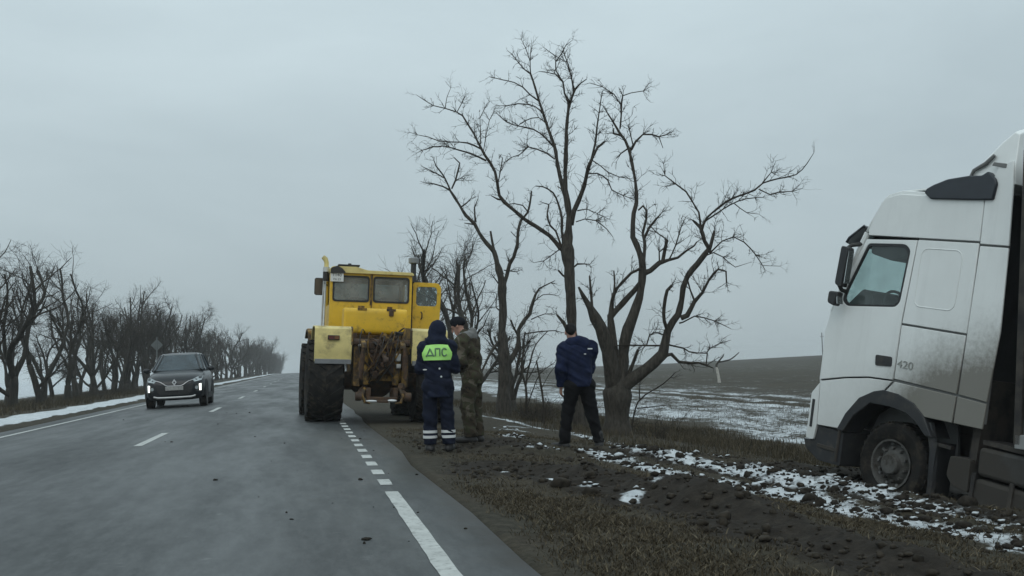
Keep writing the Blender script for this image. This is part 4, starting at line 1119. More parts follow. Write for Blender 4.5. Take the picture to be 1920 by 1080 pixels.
# cab: rear wall with two window openings, side walls, roof
def shifted(poly, dx): return [(p[0] + dx, p[1]) for p in poly]
wl_ = rrect(-.885, 2.665, -.045, 3.265, .07); wr_ = rrect(.045, 2.665, .885, 3.265, .07)
mb = MB(); mb.prism(round_poly([(-.95, 1.97), (.95, 1.97), (.95, 3.32), (-.95, 3.32)], .05), 1.80, 1.85, 'y', [wl_, wr_]); cab_wall = mb.build("cab_rear_wall", YEL, tractor, bevel=.006)
for wpoly in ((-.885, -.045), (.045, .885)):
    o_, i_ = rrect(wpoly[0] - .004, 2.661, wpoly[1] + .004, 3.269, .07), rrect(wpoly[0] + .035, 2.70, wpoly[1] - .035, 3.23, .055)
    mb = MB(); mb.prism(o_, 1.785, 1.815, 'y', [i_]); fr = mb.build("rear_window", RUBBER2, tractor)
    mb = MB(); mb.prism(rrect(wpoly[0] + .03, 2.695, wpoly[1] - .03, 3.235, .055), 1.803, 1.807, 'y'); mb.build("pane", GLASS_OLD, fr)
mb = MB(); mb.box((0, 1.79, 2.96), (.055, .03, .72)); mb.tube([(.0, 1.77, 2.70), (.01, 1.76, 2.55), (-.02, 1.77, 2.42)], .012, 6); mb.build("window_post", YEL_DIRTY, tractor)
for s in (-1, 1):   # side walls with window openings
    mb = MB()
    if s < 0: mb.prism([(1.85, 1.97), (3.35, 1.97), (3.35, 3.32), (1.85, 3.32)], s * .95, s * .90, 'x', [rrect(2.0, 2.6, 3.2, 3.22, .08)])
    else: mb.prism([(1.85, 1.97), (2.1, 1.97), (2.1, 3.32), (1.85, 3.32)], s * .95, s * .90, 'x')
    if s > 0: mb.prism([(3.05, 1.97), (3.35, 1.97), (3.35, 3.32), (3.05, 3.32)], s * .95, s * .90, 'x'); mb.prism([(2.1, 3.2), (3.05, 3.2), (3.05, 3.32), (2.1, 3.32)], s * .95, s * .90, 'x')
    mb.build("cab_side", YEL, tractor, bevel=.006)
mb = MB(); mb.prism([(-.95, 1.97), (.95, 1.97), (.95, 3.32), (-.95, 3.32)], 3.35, 3.40, 'y', [rrect(-.85, 2.5, .85, 3.22, .1)]); mb.build("cab_front_wall", YEL, tractor)
mb = MB(); mb.prism(rrect(-.85, 2.5, .85, 3.22, .1), 3.372, 3.378, 'y'); mb.build("windscreen", GLASS_OLD, tractor)
mb = MB(); mb.prism(round_poly([(-.98, 3.32), (-.98, 3.40), (-.90, 3.47), (-.35, 3.47), (-.10, 3.40), (.95, 3.39), (1.0, 3.32)], .04), 1.72, 3.5, 'y'); roof = mb.build("roof", CREAM, tractor, bevel=.03, seg=3)
mb = MB(); mb.box((-.52, 2.2, 3.52), (.50, .6, .035)); mb.box((-.52, 2.2, 3.49), (.30, .4, .05)); mb.cyl((-.5, 2.0, 3.53), (-.5, 2.0, 3.57), .04); mb.build("roof_hatch", IRON, roof, bevel=.01)
mb = MB(); mb.prism(round_poly([(-.95, 3.30), (-.95, 3.42), (-.80, 3.48), (-.68, 3.42), (-.60, 3.32)], .03), 1.705, 1.75, 'y'); mb.build("lamp_bracket", IRON, roof)
# number plate at the top left of the rear window
mb = MB(); mb.box((-.80, 1.745, 3.22), (.30, .012, .215)); pl = mb.build("number_plate", PLATE_W, tractor, bevel=.006)
add_text("plate_digits", "1140", .105, PLATE_T, pl, (-.80, 1.737, 3.265), (R(90), 0, 0), .001, 1.0)
add_text("plate_digits", "PA 23", .070, PLATE_T, pl, (-.80, 1.737, 3.165), (R(90), 0, 0), .001, 1.0)
# interior: seat backs, dashboard, steering wheel
for x in (.50, -.30):
    mb = MB(); mb.prism(round_poly([(x - .27, 2.05), (x - .29, 2.80), (x + .29, 2.80), (x + .27, 2.05)], .12), 2.30, 2.42, 'y'); mb.box((x, 2.55, 2.25), (.54, .5, .14)); mb.build("seat", SEATM, tractor, bevel=.04, seg=3)
mb = MB(); mb.box((0, 3.15, 2.35), (1.7, .3, .35)); mb.tube([(.42 + .2 * math.cos(a), 2.86 + .06 * math.sin(a), 2.68 + .18 * math.sin(a)) for a in [k * math.pi / 8 for k in range(17)]], .016, 6, closed=True); mb.build("dashboard", IRON, tractor, bevel=.03)
# open door on the right, swung square to the cab
mb = MB(); mb.prism(round_poly([(1.02, 1.96), (1.66, 1.94), (1.70, 3.10), (1.62, 3.20), (1.02, 3.20)], .06), 2.10, 2.15, 'y', [rrect(1.10, 2.64, 1.60, 3.10, .08)]); door = mb.build("door", YEL, tractor, bevel=.008)
mb = MB(); mb.prism(rrect(1.095, 2.635, 1.605, 3.105, .08), 2.122, 2.127, 'y'); mb.build("pane", GLASS_CLR, door)
mb = MB(); mb.tube([(1.22, 2.07, 2.32), (1.24, 2.04, 2.36), (1.24, 2.04, 2.46), (1.22, 2.07, 2.50)], .014, 8); mb.build("handle", IRON, door)
mb = MB(); mb.cyl((1.0, 2.12, 2.1), (1.0, 2.12, 2.3), .03); mb.cyl((1.0, 2.12, 2.9), (1.0, 2.12, 3.1), .03); mb.build("hinge", IRON, door)
mb = MB(); mb.cyl((1.19, 2.2, 2.82), (1.19, 2.3, 2.82), .09); mb.build("door_mirror", IRON, door)
# exhaust stack right, air intake left, pipe, mirror
mb = MB(); mb.cyl((1.10, 2.7, 2.0), (1.10, 2.7, 3.72), .066, n=18); mb.cyl((1.10, 2.7, 3.25), (1.10, 2.7, 3.42), .10, .072, n=18); ex = mb.build("exhaust_stack", BLACKPIPE, tractor)
mb = MB(); mb.lathe([(.07, 3.70), (.125, 3.72), (.13, 3.83), (.10, 3.855), (.001, 3.86), (.001, 3.70)], 24, 'z', (1.10, 2.7, 0), close=False); mb.build("stack_cap", GREYCAP, ex)
mb = MB(); mb.cyl((-1.03, 2.1, 3.15), (-1.03, 2.1, 3.42), .075, n=16); mb.build("air_intake", IRON, tractor)
mb = MB(); mb.cyl((-1.03, 2.1, 3.36), (-1.03, 2.1, 3.47), .078, n=16); mb.build("clamp_band", BRIGHT, tractor)
mb = MB(); mb.tube([(-1.03, 2.1, 3.45), (-1.03, 2.1, 3.58), (-1.06, 2.1, 3.66), (-1.12, 2.1, 3.71)], [.055, .055, .06, .05], 14); mb.build("intake_elbow", CREAM, tractor)
mb = MB(); mb.tube([(-1.07, 2.2, 3.2), (-1.08, 2.2, 2.6), (-1.09, 2.2, 2.02)], .022, 10); mb.tube([(-1.03, 2.15, 3.2), (-1.035, 2.15, 2.05)], .016, 8); mb.build("grab_rail", BRIGHT, tractor)
mb = MB(); mb.prism(rrect(-1.27, 2.84, -1.05, 3.25, .05), 2.5, 2.55, 'y'); mr_ = mb.build("side_mirror", IRON, tractor, bevel=.015)
mb = MB(); mb.prism(rrect(-1.255, 2.855, -1.065, 3.235, .045), 2.494, 2.4985, 'y'); mb.build("mirror_glass", M("dull_mirror", (.10, .075, .05), rough=.3, metal=.5, var=.2), mr_)
mb = MB(); mb.tube([(-.94, 2.9, 3.1), (-1.1, 2.6, 3.2)], .012, 6); mb.build("mirror_arm", IRON, mr_)
# ------------------------------------------------------------------ dark compact crossover coming towards the camera
CARP = M("car_paint", (.007, .009, .012), rough=.34, var=.1, scale=3, coat=.25, spec=.3, dirt=((.022, .023, .023), .25, 3.0, .2, 1.0))
CARTOP = M("car_roof_paint", (.010, .012, .015), rough=.3, var=.1, scale=3, coat=.4)
CLAD = M("car_cladding", (.014, .014, .015), rough=.75, var=.2, dirt=((.06, .058, .052), .36, 5.0))
CHROME = M("chrome", (.30, .31, .32), rough=.3, metal=1.0, var=.05)
SILVER = M("silver_trim", (.35, .36, .36), rough=.4, metal=.5, var=.1)
LAMPG = M("headlamp_lens", (.34, .37, .38), rough=.12, metal=.3, var=.25, scale=20)
DRL = M("running_light", (.9, .9, .88), rough=.3, var=.02, emit=((.95, 1.0, .92), 1.5))
CARGLASS = glass_mat("car_glass", (.36, .44, .47), .26, (.16, .20, .225))  # bluish film colour paints sky reflection into the car windows
car = empty("crossover_car", (-3.83, 33.0, float(road_z(-3.83)) - .005)); car.rotation_euler = (0, R(-1.4), R(1.0)); car.scale = (.98, 1, 1.05)
tag(car, "dark blue-black crossover car with running lights on, driving towards the camera", "car")
def sect(y, hw, zb, zt, flat=.72, n=12):
    """closed cross-section: rounded box, tumblehome towards the top"""
    ring = []
    for i in range(2 * n):
        a = math.pi * 2 * i / (2 * n) - math.pi / 2
        cx, cz = math.cos(a), math.sin(a)
        sx = abs(cx) ** .38 * (1 if cx > 0 else -1); sz = abs(cz) ** .38 * (1 if cz > 0 else -1)
        z = (zb + zt) / 2 + sz * (zt - zb) / 2
        t = (z - zb) / (zt - zb)
        w = hw * (1 - .07 * max(0, (t - .5) * 2) ** 2 - .05 * max(0, (.35 - t) / .35) ** 2)
        ring.append((sx * w, y, z))
    return ring
mb = MB()
mb.loft([sect(*a) for a in ((.00, .50, .34, .66), (.03, .66, .29, .74), (.10, .78, .25, .84), (.24, .855, .22, .925), (.45, .885, .21, .985), (.8, .90, .21, 1.03), (1.15, .905, .21, 1.075), (1.45, .905, .21, 1.10), (2.3, .905, .21, 1.10), (3.3, .905, .21, 1.13), (3.9, .89, .22, 1.13), (4.18, .84, .26, 1.08), (4.32, .72, .32, .98))])
mb.build("body", CARP, car, smooth=50)
# cabin: roof on pillars, panes between
def ringz(z, y0, y1, hw, k=.10):
    return [(-hw + k, y0, z), (hw - k, y0, z), (hw, y0 + k * 1.6, z), (hw, y1 - k, z), (hw - k, y1, z), (-hw + k, y1, z), (-hw, y1 - k, z), (-hw, y0 + k * 1.6, z)]
base, topr = ringz(1.085, 1.22, 4.05, .80), ringz(1.55, 1.98, 3.72, .615)
mb = MB(); mb.loft([topr, ringz(1.60, 2.08, 3.60, .56), ringz(1.615, 2.3, 3.4, .40)], cap=True); mb.build("roof", CARTOP, car, smooth=60)
mb = MB()
for i, r_ in ((0, .035), (1, .035), (2, .03), (3, .035), (4, .04), (5, .04), (6, .035), (7, .03)):
    mb = MB(); mb.tube([base[i], Vector(base[i]).lerp(Vector(topr[i]), .5), topr[i]], r_, 8); mb.build("pillar", CARP, car)
for s in (-1, 1):
    a, b_ = Vector(base[2]).lerp(Vector(base[3]), .52), Vector(topr[2]).lerp(Vector(topr[3]), .45)
    mb = MB(); mb.tube([(s * a.x, a.y, a.z), (s * b_.x, b_.y, b_.z)], .04, 8); mb.build("pillar", CARP, car)
def quad_pane(name, a, b, c, d, inset=.0):
    mb = MB(); n = (Vector(b) - Vector(a)).cross(Vector(d) - Vector(a)).normalized() * .002
    mb.add([Vector(p) + n for p in (a, b, c, d)] + [Vector(p) - n for p in (a, b, c, d)], [(0, 1, 2, 3), (7, 6, 5, 4), (0, 4, 5, 1), (1, 5, 6, 2), (2, 6, 7, 3), (3, 7, 4, 0)])
    return mb.build(name, CARGLASS, car)
quad_pane("windscreen", base[0], base[1], topr[1], topr[0]); quad_pane("rear_window", base[4], base[5], topr[5], topr[4])
quad_pane("side_window", base[2], base[3], topr[3], topr[2]); quad_pane("side_window", base[6], base[7], topr[7], topr[6])
quad_pane("quarter_window", base[1], base[2], topr[2], topr[1]); quad_pane("quarter_window", base[7], base[0], topr[0], topr[7])
mb = MB(); mb.box((0, 1.62, 1.09), (1.5, .5, .10)); mb.build("dashboard", SEATM, car)
for x in (-.36, .36):
    mb = MB(); mb.prism(round_poly([(x - .23, .6), (x - .23, 1.28), (x + .23, 1.28), (x + .23, .6)], .08), 2.25, 2.38, 'y'); mb.prism(round_poly([(x - .12, 1.30), (x - .12, 1.47), (x + .12, 1.47), (x + .12, 1.30)], .05), 2.3, 2.38, 'y'); mb.build("seat", SEATM, car, bevel=.03)
mb = MB(); mb.box((0, 1.98, 1.50), (.22, .03, .06)); mb.build("inner_mirror", IRON, car)
SECTS = ((.00, .50, .34, .66), (.03, .66, .29, .74), (.10, .78, .25, .84), (.24, .855, .22, .925), (.45, .885, .21, .985), (.8, .90, .21, 1.03), (1.15, .905, .21, 1.075))
def yf(x, z):   # y of the nose skin at a given width and height
    ys = [q[0] for q in SECTS]
    for i in range(241):
        y = i * .0025
        hw, zb, zt = (float(np.interp(y, ys, [q[k] for q in SECTS])) for k in (1, 2, 3))
        t = min(1, max(0, (z - zb) / (zt - zb)))
        w = hw * (1 - .07 * max(0, (t - .5) * 2) ** 2 - .05 * max(0, (.35 - t) / .35) ** 2)
        if (abs(x) / w) ** 5.26 + (abs(z - (zb + zt) / 2) / ((zt - zb) / 2)) ** 5.26 <= 1: return y
    return .6
def face_patch(name, poly, mat, parent, out=.012, thick=.03):
    """panel following the nose"""
    mb = MB(); n = len(poly)
    fr = [(x, yf(x, z) - out, z) for x, z in poly]; bk = [(x, yf(x, z) + thick, z) for x, z in poly]
    cx, cz = sum(p[0] for p in poly) / n, sum(p[1] for p in poly) / n
    V = fr + bk + [(cx, yf(cx, cz) - out, cz)]
    F = [(i, (i + 1) % n, 2 * n) for i in range(n)] + [(i, i + n, (i + 1) % n + n, (i + 1) % n) for i in range(n)]
    mb.add(V, F); return mb.build(name, mat, parent, smooth=50)
def dense(poly, k=4):
    out = []
    for i in range(len(poly)):
        a, b = poly[i], poly[(i + 1) % len(poly)]
        out += [(a[0] + (b[0] - a[0]) * j / k, a[1] + (b[1] - a[1]) * j / k) for j in range(k)]
    return out
def strip_face(name, pts, w, mat, out=.02):
    mb = MB(); mb.tube([(x, yf(x, z) - out, z) for x, z in pts], w, 6); return mb.build(name, mat, car)
face_patch("grille", dense([(-.56, .72), (-.26, .62), (.26, .62), (.56, .72), (.50, .46), (.40, .38), (-.40, .38), (-.50, .46)]), CLAD, car, .014)
for s in (-1, 1):
    face_patch("headlight", dense([(s * .53, .80), (s * .60, .73), (s * .80, .77), (s * .835, .90), (s * .72, .89)]), LAMPG, car, .016)
    g = face_patch("fog_lamp_housing", dense([(s * .60, .66), (s * .80, .68), (s * .80, .46), (s * .62, .46)]), CLAD, car, .014)
    face_patch("running_light", dense([(s * .725, .665), (s * .795, .675), (s * .79, .475), (s * .735, .475)]), DRL, car, .024)
    mb = MB(); mb.cyl((s * .66, yf(.66, .56) - .03, .56), (s * .66, yf(.66, .56) + .05, .56), .05); mb.build("fog_lamp", LAMPG, car)
    strip_face("chrome_strip", [(s * .54, .79), (s * .42, .755), (s * .33, .705), (s * .26, .655), (s * .20, .635)], .014, CHROME, .022)
strip_face("chrome_strip", [(-.2, .635), (0, .632), (.2, .635)], .012, CHROME, .022)
strip_face("skid_plate", [(-.62, .335), (-.50, .305), (-.25, .30), (0, .30), (.25, .30), (.50, .305), (.62, .335)], .032, SILVER, .02)
mb = MB(); o_, i_ = [(0, .83), (.072, .735), (0, .64), (-.072, .735)], [(0, .775), (.028, .735), (0, .695), (-.028, .735)]
mb.prism(o_, yf(0, .72) - .05, yf(0, .72) - .02, 'y', [i_]); mb.build("emblem", M("bright_emblem", (.62, .63, .64), rough=.25, metal=.6, var=.05), car)
mb = MB(); mb.box((0, -.045, .565), (.53, .012, .115)); np_ = mb.build("number_plate", M("dusty_number_plate", (.30, .30, .29), rough=.6, var=.25, scale=14), car, bevel=.004)
for s in (-1, 1):
    mb = MB(); mb.ell((s * 1.0, 1.55, 1.10), (.11, .06, .075), 14, 8); mb.tube([(s * .86, 1.52, 1.06), (s * .96, 1.54, 1.08)], .02, 6); mb.build("wing_mirror", CARP, car)
    for yy in (.83, 3.43):
        mb = MB(); mb.lathe([(.20, -.10), (.30, -.115), (.345, -.09), (.355, 0), (.345, .09), (.30, .115), (.20, .10)], 32, 'x'); w = mb.build("wheel", RUBBER, car); w.location = (s * .79, yy, .35)
        rm = MB(); o = s * .09; rm.lathe([(.215, o), (.20, o * .9), (.19, o * .3)], 24, 'x', close=False); rm.lathe([(.05, o * .9), (.05, o * .3)], 12, 'x', close=False)
        for k in range(5):
            a = k * 2 * math.pi / 5; rm.tube([(o * .8, 0, 0), (o * .85, .2 * math.cos(a), .2 * math.sin(a))], [.035, .028], 6)
        rm.build("rim", SILVER, w)
        ar = MB(); ar.tube([(s * .885, yy + .395 * math.cos(a), .36 + .395 * math.sin(a)) for a in [math.pi * (k / 14 * 1.1 - .05) for k in range(15)]], .042, 8); ar.build("arch_trim", CLAD, car)
        lin = MB(); lin.lathe([(.38, .0), (.001, .0)], 28, 'x', close=False); l_ = lin.build("arch_liner", SEATM, car); l_.location = (s * .908, yy, .37)
    mb = MB(); mb.box((s * .90, 2.13, .30), (.03, 1.9, .16)); mb.build("sill_trim", CLAD, car, bevel=.01)
    for yy in (1.95, 2.95):
        mb = MB(); mb.box((s * .915, yy, .87), (.012, .16, .03)); mb.build("door_handle", SILVER, car)
# ------------------------------------------------------------------ white lorry stuck nose-up in the ditch
def lorry_paint(name, mud):
    """white paint with a film of road dirt, and spray thrown up behind the front wheel"""
    m = bpy.data.materials.new(name); m.use_nodes = True
    N, L = m.node_tree.nodes, m.node_tree.links
    b = N["Principled BSDF"]; b.inputs['Coat Weight'].default_value = .25
    tc = N.new("ShaderNodeTexCoord"); sp = N.new("ShaderNodeSeparateXYZ"); L.new(tc.outputs['Object'], sp.inputs[0])
    def noise(sc, vec=None, det=7, ro=.65):
        n = N.new("ShaderNodeTexNoise"); n.inputs['Scale'].default_value, n.inputs['Detail'].default_value, n.inputs['Roughness'].default_value = sc, det, ro
        L.new(vec or tc.outputs['Object'], n.inputs['Vector']); return n.outputs['Fac']
    def mth(op, a, c):
        x = N.new("ShaderNodeMath"); x.operation = op
        for i, q in enumerate((a, c)):
            if isinstance(q, (int, float)): x.inputs[i].default_value = q
            else: L.new(q, x.inputs[i])
        return x.outputs[0]
    def mr(v, a, c, d=0., e=1.):
        x = N.new("ShaderNodeMapRange"); x.interpolation_type = 'SMOOTHSTEP'
        for k, q in zip(('From Min', 'From Max', 'To Min', 'To Max'), (a, c, d, e)): x.inputs[k].default_value = q
        L.new(v, x.inputs['Value']); return x.outputs['Result']
    # spray: rises towards the rear of the cab
    lim = mth('ADD', mth('MULTIPLY', sp.outputs['X'], -.40), 1.85)           # height of the spray at this place
    below = mth('SUBTRACT', lim, sp.outputs['Z'])
    behind = mr(sp.outputs['X'], .75, -.55)
    spray = mth('MULTIPLY', mr(mth('ADD', below, mth('ADD', mth('MULTIPLY', mth('SUBTRACT', noise(1.1), .5), .45), mth('MULTIPLY', mth('SUBTRACT', noise(17.0), .5), .55))), -.45, .75), mth('ADD', mth('MULTIPLY', behind, .90), .18))
    mp = N.new("ShaderNodeMapping"); mp.inputs['Scale'].default_value = (7, 7, .7); L.new(tc.outputs['Object'], mp.inputs['Vector'])
    streak = mr(noise(1.0, mp.outputs[0]), .48, .72, 0., .07)
    film = mr(noise(.9), .3, .7, .03, .13)
    f = mth('MINIMUM', mth('ADD', mth('ADD', mth('MULTIPLY', spray, mud), streak), film), .93)
    x = N.new("ShaderNodeMix"); x.data_type = 'RGBA'; L.new(f, x.inputs['Factor'])
    x.inputs['A'].default_value = (.78, .80, .785, 1); x.inputs['B'].default_value = (.135, .125, .103, 1)
    L.new(x.outputs['Result'], b.inputs['Base Color']); L.new(mr(f, 0, .6, .35, .85), b.inputs['Roughness'])
    return m
LW = lorry_paint("lorry_white", 1.0)
LDARK = M("lorry_dark_plastic", (.018, .019, .021), rough=.65, var=.2, dirt=((.070, .064, .055), .40, 5.0))
LSEAM = M("lorry_seam_grey", (.16, .162, .158), rough=.9, var=.1)  # dusty grey of the backing behind panel gaps, also linings and trim
LFRAME = M("lorry_chassis", (.022, .020, .019), rough=.8, var=.3, dirt=((.060, .052, .043), .52, 4.0), bump=.2, bscale=30)
LTANK = M("lorry_tank_grey", (.050, .050, .049), rough=.7, metal=.1, var=.2, dirt=((.045, .040, .034), .62, 3.0))
LMUD = M("caked_mud", (.050, .042, .033), rough=.95, var=.4, scale=7, bump=.6, bscale=18, bdist=.03)
LRIM = M("lorry_rim", (.10, .098, .092), rough=.8, metal=.2, var=.25, scale=8, dirt=((.040, .035, .029), .50, 7.0), bump=.3, bscale=30)
LBLUE = M("lorry_visor", (.012, .016, .023), rough=.35, var=.2, scale=5, dirt=((.07, .075, .08), .24, 9.0))
LGLASS = glass_mat("lorry_glass", (.86, .93, .925), .07, (.30, .33, .32))
LINT = M("lorry_interior", (.035, .036, .038), rough=.85, var=.2)
REFL = M("lorry_mirror_glass", (.45, .47, .47), rough=.1, metal=.9, var=.05)
LM = Matrix((LORRY_F, -LORRY_R, LORRY_U)).transposed().to_4x4(); LM.translation = LORRY_O
lorry = empty("lorry", mat=LM)
tag(lorry, "mud-splashed white lorry cab tilted nose-up in the ditch on the right", "lorry")
HW = 1.20
def lp(poly, name, mat, y0=HW + .012, y1=HW + .037, holes=(), bevel=.008, parent=None, both=True, seg=2):
    out = None
    for s in ((1, -1) if both else (1,)):
        mb = MB(); mb.prism(poly, s * y0, s * y1, 'y', holes); o = mb.build(name, mat, parent or lorry, bevel=bevel, seg=seg)
        if s == 1: out = o
    return out
WIN = round_poly([(.86, 3.29), (.24, 3.31), (.145, 3.24), (.185, 2.57), (.25, 2.50), (1.07, 2.43), (1.17, 2.50), (1.13, 2.65)], .05)
DOOR = [(1.34, 1.385), (1.395, 2.05), (1.31, 2.42), (1.12, 2.86), (.90, 3.345), (.065, 3.37), (.115, 2.35), (.10, 1.585), (.5, 1.56), (.9, 1.49)]
door_l = lp(DOOR, "door", LW, holes=[WIN])
# window rubber and pane
def inset(poly, k):
    cx, cz = sum(p[0] for p in poly) / len(poly), sum(p[1] for p in poly) / len(poly)
    return [(cx + (p[0] - cx) * k, cz + (p[1] - cz) * k) for p in poly]
for s in (1, -1):
    mb = MB(); mb.prism(inset(WIN, 1.0), s * (HW + .0), s * (HW + .03), 'y', [inset(WIN, .93)]); wf = mb.build("door_window", LDARK, lorry)
    mb = MB(); mb.prism(inset(WIN, .945), s * (HW + .014), s * (HW + .018), 'y'); mb.build("pane", LGLASS, wf)
    mb = MB(); mb.prism(round_poly([(.415, 1.72), (.435, 1.86), (.165, 1.868), (.150, 1.745)], .03), s * (HW + .030), s * (HW + .046), 'y'); mb.build("door_handle", LDARK, lorry)
    mb = MB(); mb.prism(inset(DOOR, .985), s * HW, s * (HW + .008), 'y', [inset(WIN, 1.0)]); mb.build("door_lining", LSEAM, lorry)
lp([(1.33, 1.365), (.9, 1.47), (.5, 1.54), (.11, 1.565), (.22, 1.425), (.37, 1.375), (.58, 1.255), (.77, 1.015), (.87, .80), (1.27, .77)], "wheel_arch_panel", LW)
lp([(.085, 1.60), (.10, 2.285), (-.865, 2.275), (-.865, 1.575)], "sleeper_panel", LW)
ps = lp([(.10, 2.31), (.05, 3.375), (-.845, 3.375), (-.875, 2.30)], "sleeper_panel", LW)
# pressed outline of the locker flap
for s in (1, -1):
    path = [(p[0], s * (HW + .036), p[1]) for p in rrect(-.645, 2.545, -.035, 3.275, .10, 5)]
    mb = MB(); mb.tube(path + path[:1], .0075, 6, closed=True); mb.build("pressed_ridge", LW, lorry)
lp([(.07, 1.565), (-.865, 1.55), (-.865, 1.23), (-.45, 1.22), (-.28, 1.34), (-.02, 1.41), (.20, 1.42)], "side_skirt", LW)
lp([(-.89, 1.575), (-1.285, 1.555), (-1.315, 2.39), (-1.25, 3.34), (-.865, 3.345)], "side_fairing", LW)
lp([(-.885, 1.23), (-1.285, 1.24), (-1.285, 1.535), (-.885, 1.55)], "side_skirt", LW)
lp([(-.86, 3.37), (-1.25, 3.365), (-1.18, 4.08), (-1.13, 4.36), (-.95, 4.30), (-.83, 3.90)], "side_fairing", LW)
UP = [(.875, 3.40), (.895, 3.47), (.74, 3.84), (.66, 3.905), (.45, 3.955), (-.82, 3.90), (-.85, 3.40)]
lp(UP, "roof_side_panel", LW)
for s in (1, -1):
    mb = MB(); mb.prism([(.15, 1.3), (.12, 2.3), (.06, 3.4), (-1.22, 3.4), (-1.28, 1.3)], s * (HW - .03), s * (HW + .008), 'y'); mb.build("inner_side", LSEAM, lorry)
    mb = MB(); mb.prism([(p[0], p[1] + (.05 if p[1] > 3.8 else 0)) for p in UP], s * (HW - .03), s * (HW + .006), 'y'); mb.build("roof_edge", LW, lorry, bevel=.01)
# front, roof and back as one skin, rounded in plan
def skin(name, prof, mat, hw=HW + .03, drop=.19, taper=None):
    ys = [-1, -.97, -.9, -.78, -.55, 0, .55, .78, .9, .97, 1]
    mb = MB(); rings = []
    for t in ys:
        rings.append([(x - drop * abs(t) ** 5 * k, t * (hw if taper is None else taper(z)), z) for x, z, k in prof])
    mb.loft(rings, cap=False, closed=False)
    o = mb.build(name, mat, lorry, smooth=50)
    so = o.modifiers.new("solid", 'SOLIDIFY'); so.thickness = .03; so.offset = -1
    return o
skin("front_panel", [(1.50, 1.22, 1), (1.55, 1.4, 1), (1.57, 2.0, 1), (1.54, 2.36, 1)], LW)
skin("windscreen", [(1.535, 2.38, 1), (1.40, 2.75, 1), (1.13, 3.43, 1)], LGLASS, hw=HW + .01)
roof_t = lambda z: (HW + .03) - max(0, z - 3.9) * .5
skin("roof", [(1.13, 3.45, 1), (1.10, 3.52, 1), (.93, 3.84, 1), (.82, 3.93, .9), (.60, 4.00, .6), (.2, 4.04, .2), (-.5, 4.06, 0), (-.95, 4.05, 0)], LW, taper=roof_t)
mb = MB(); mb.box((-.90, 0, 2.7), (.06, 2.36, 2.6)); mb.build("back_wall", LINT, lorry)
mb = MB(); mb.box((.2, 0, 1.58), (2.1, 2.34, .06)); mb.build("cab_floor", LINT, lorry)
mb = MB(); mb.box((0, 0, 3.44), (1.7, 2.34, .03)); mb.build("headlining", LINT, lorry)
for s in (1, -1):   # windscreen pillars
    mb = MB(); mb.tube([(1.33, s * 1.20, 2.34), (1.21, s * 1.20, 2.72), (.93, s * 1.20, 3.43)], .045, 8); mb.build("pillar", LDARK if s < 0 else LW, lorry)
mb = MB(); mb.box((1.10, 0, 2.30), (.55, 2.3, .28)); mb.prism(round_poly([(.86, 2.40), (.92, 2.66), (1.10, 2.70), (1.36, 2.44)], .06), .25, .95, 'y'); mb.prism(round_poly([(.95, 2.40), (1.02, 2.58), (1.2, 2.6), (1.36, 2.44)], .06), -.9, .2, 'y'); mb.build("dashboard", LINT, lorry, bevel=.04)
mb = MB(); mb.prism(round_poly([(1.02, 3.18), (.62, 3.10), (.30, 3.22), (.25, 3.42), (1.02, 3.42)], .05), -1.15, 1.0, 'y'); mb.build("overhead_shelf", LINT, lorry, bevel=.03)
mb = MB(); mb.tube([(.80 + .06 * math.sin(a), .62 + .23 * math.cos(a), 2.52 + .20 * math.sin(a)) for a in [k * math.pi / 10 for k in range(21)]], .02, 8, closed=True); mb.cyl((.82, .62, 2.52), (1.0, .62, 2.3), .04); mb.build("steering_wheel", LINT, lorry)
for y in (.62, -.62):
    mb = MB(); mb.prism(round_poly([(.30, 2.12), (.16, 2.78), (.02, 2.82), (.0, 2.1)], .05), y - .25, y + .25, 'y'); mb.prism(round_poly([(.13, 2.84), (.12, 3.04), (.02, 3.04), (.03, 2.84)], .04), y - .13, y + .13, 'y'); mb.box((.38, y, 2.05), (.55, .5, .16)); mb.build("seat", LINT, lorry, bevel=.04)
mb = MB(); mb.box((-.5, 0, 2.15), (.7, 2.2, .2)); mb.build("bunk", LINT, lorry, bevel=.04)
# dark sun visor in front of the windscreen top
skin("sun_visor", [(1.50, 3.29, 1), (1.46, 3.36, 1), (1.21, 3.54, 1), (1.18, 3.51, 1)], LBLUE, hw=HW + .03, drop=.22)
# bumper: white corner with lamp, dark lower edge
skin("bumper", [(1.62, .56, 1), (1.66, .75, 1), (1.66, 1.10, 1), (1.58, 1.21, 1)], LW, hw=HW + .03, drop=.22)
for s in (1, -1):
    mb = MB(); mb.prism(round_poly([(1.44, .56), (1.46, 1.18), (1.34, 1.34), (1.28, .78), (1.30, .56)], .02), s * (HW - .12), s * (HW + .034), 'y'); mb.build("bumper_corner", LW, lorry, bevel=.012)
    mb = MB(); mb.prism(round_poly([(1.40, .72), (1.42, 1.10), (1.375, 1.10), (1.36, .72)], .01), s * (HW + .034), s * (HW + .042), 'y'); mb.build("side_lamp", LDARK, lorry)
mb = MB(); mb.prism(round_poly([(1.50, .535), (1.44, .42), (1.18, .30), (.78, .315), (.80, .76), (1.27, .755), (1.30, .545)], .02), -HW - .01, HW + .01, 'y'); mb.build("lower_bumper", LDARK, lorry, bevel=.02)
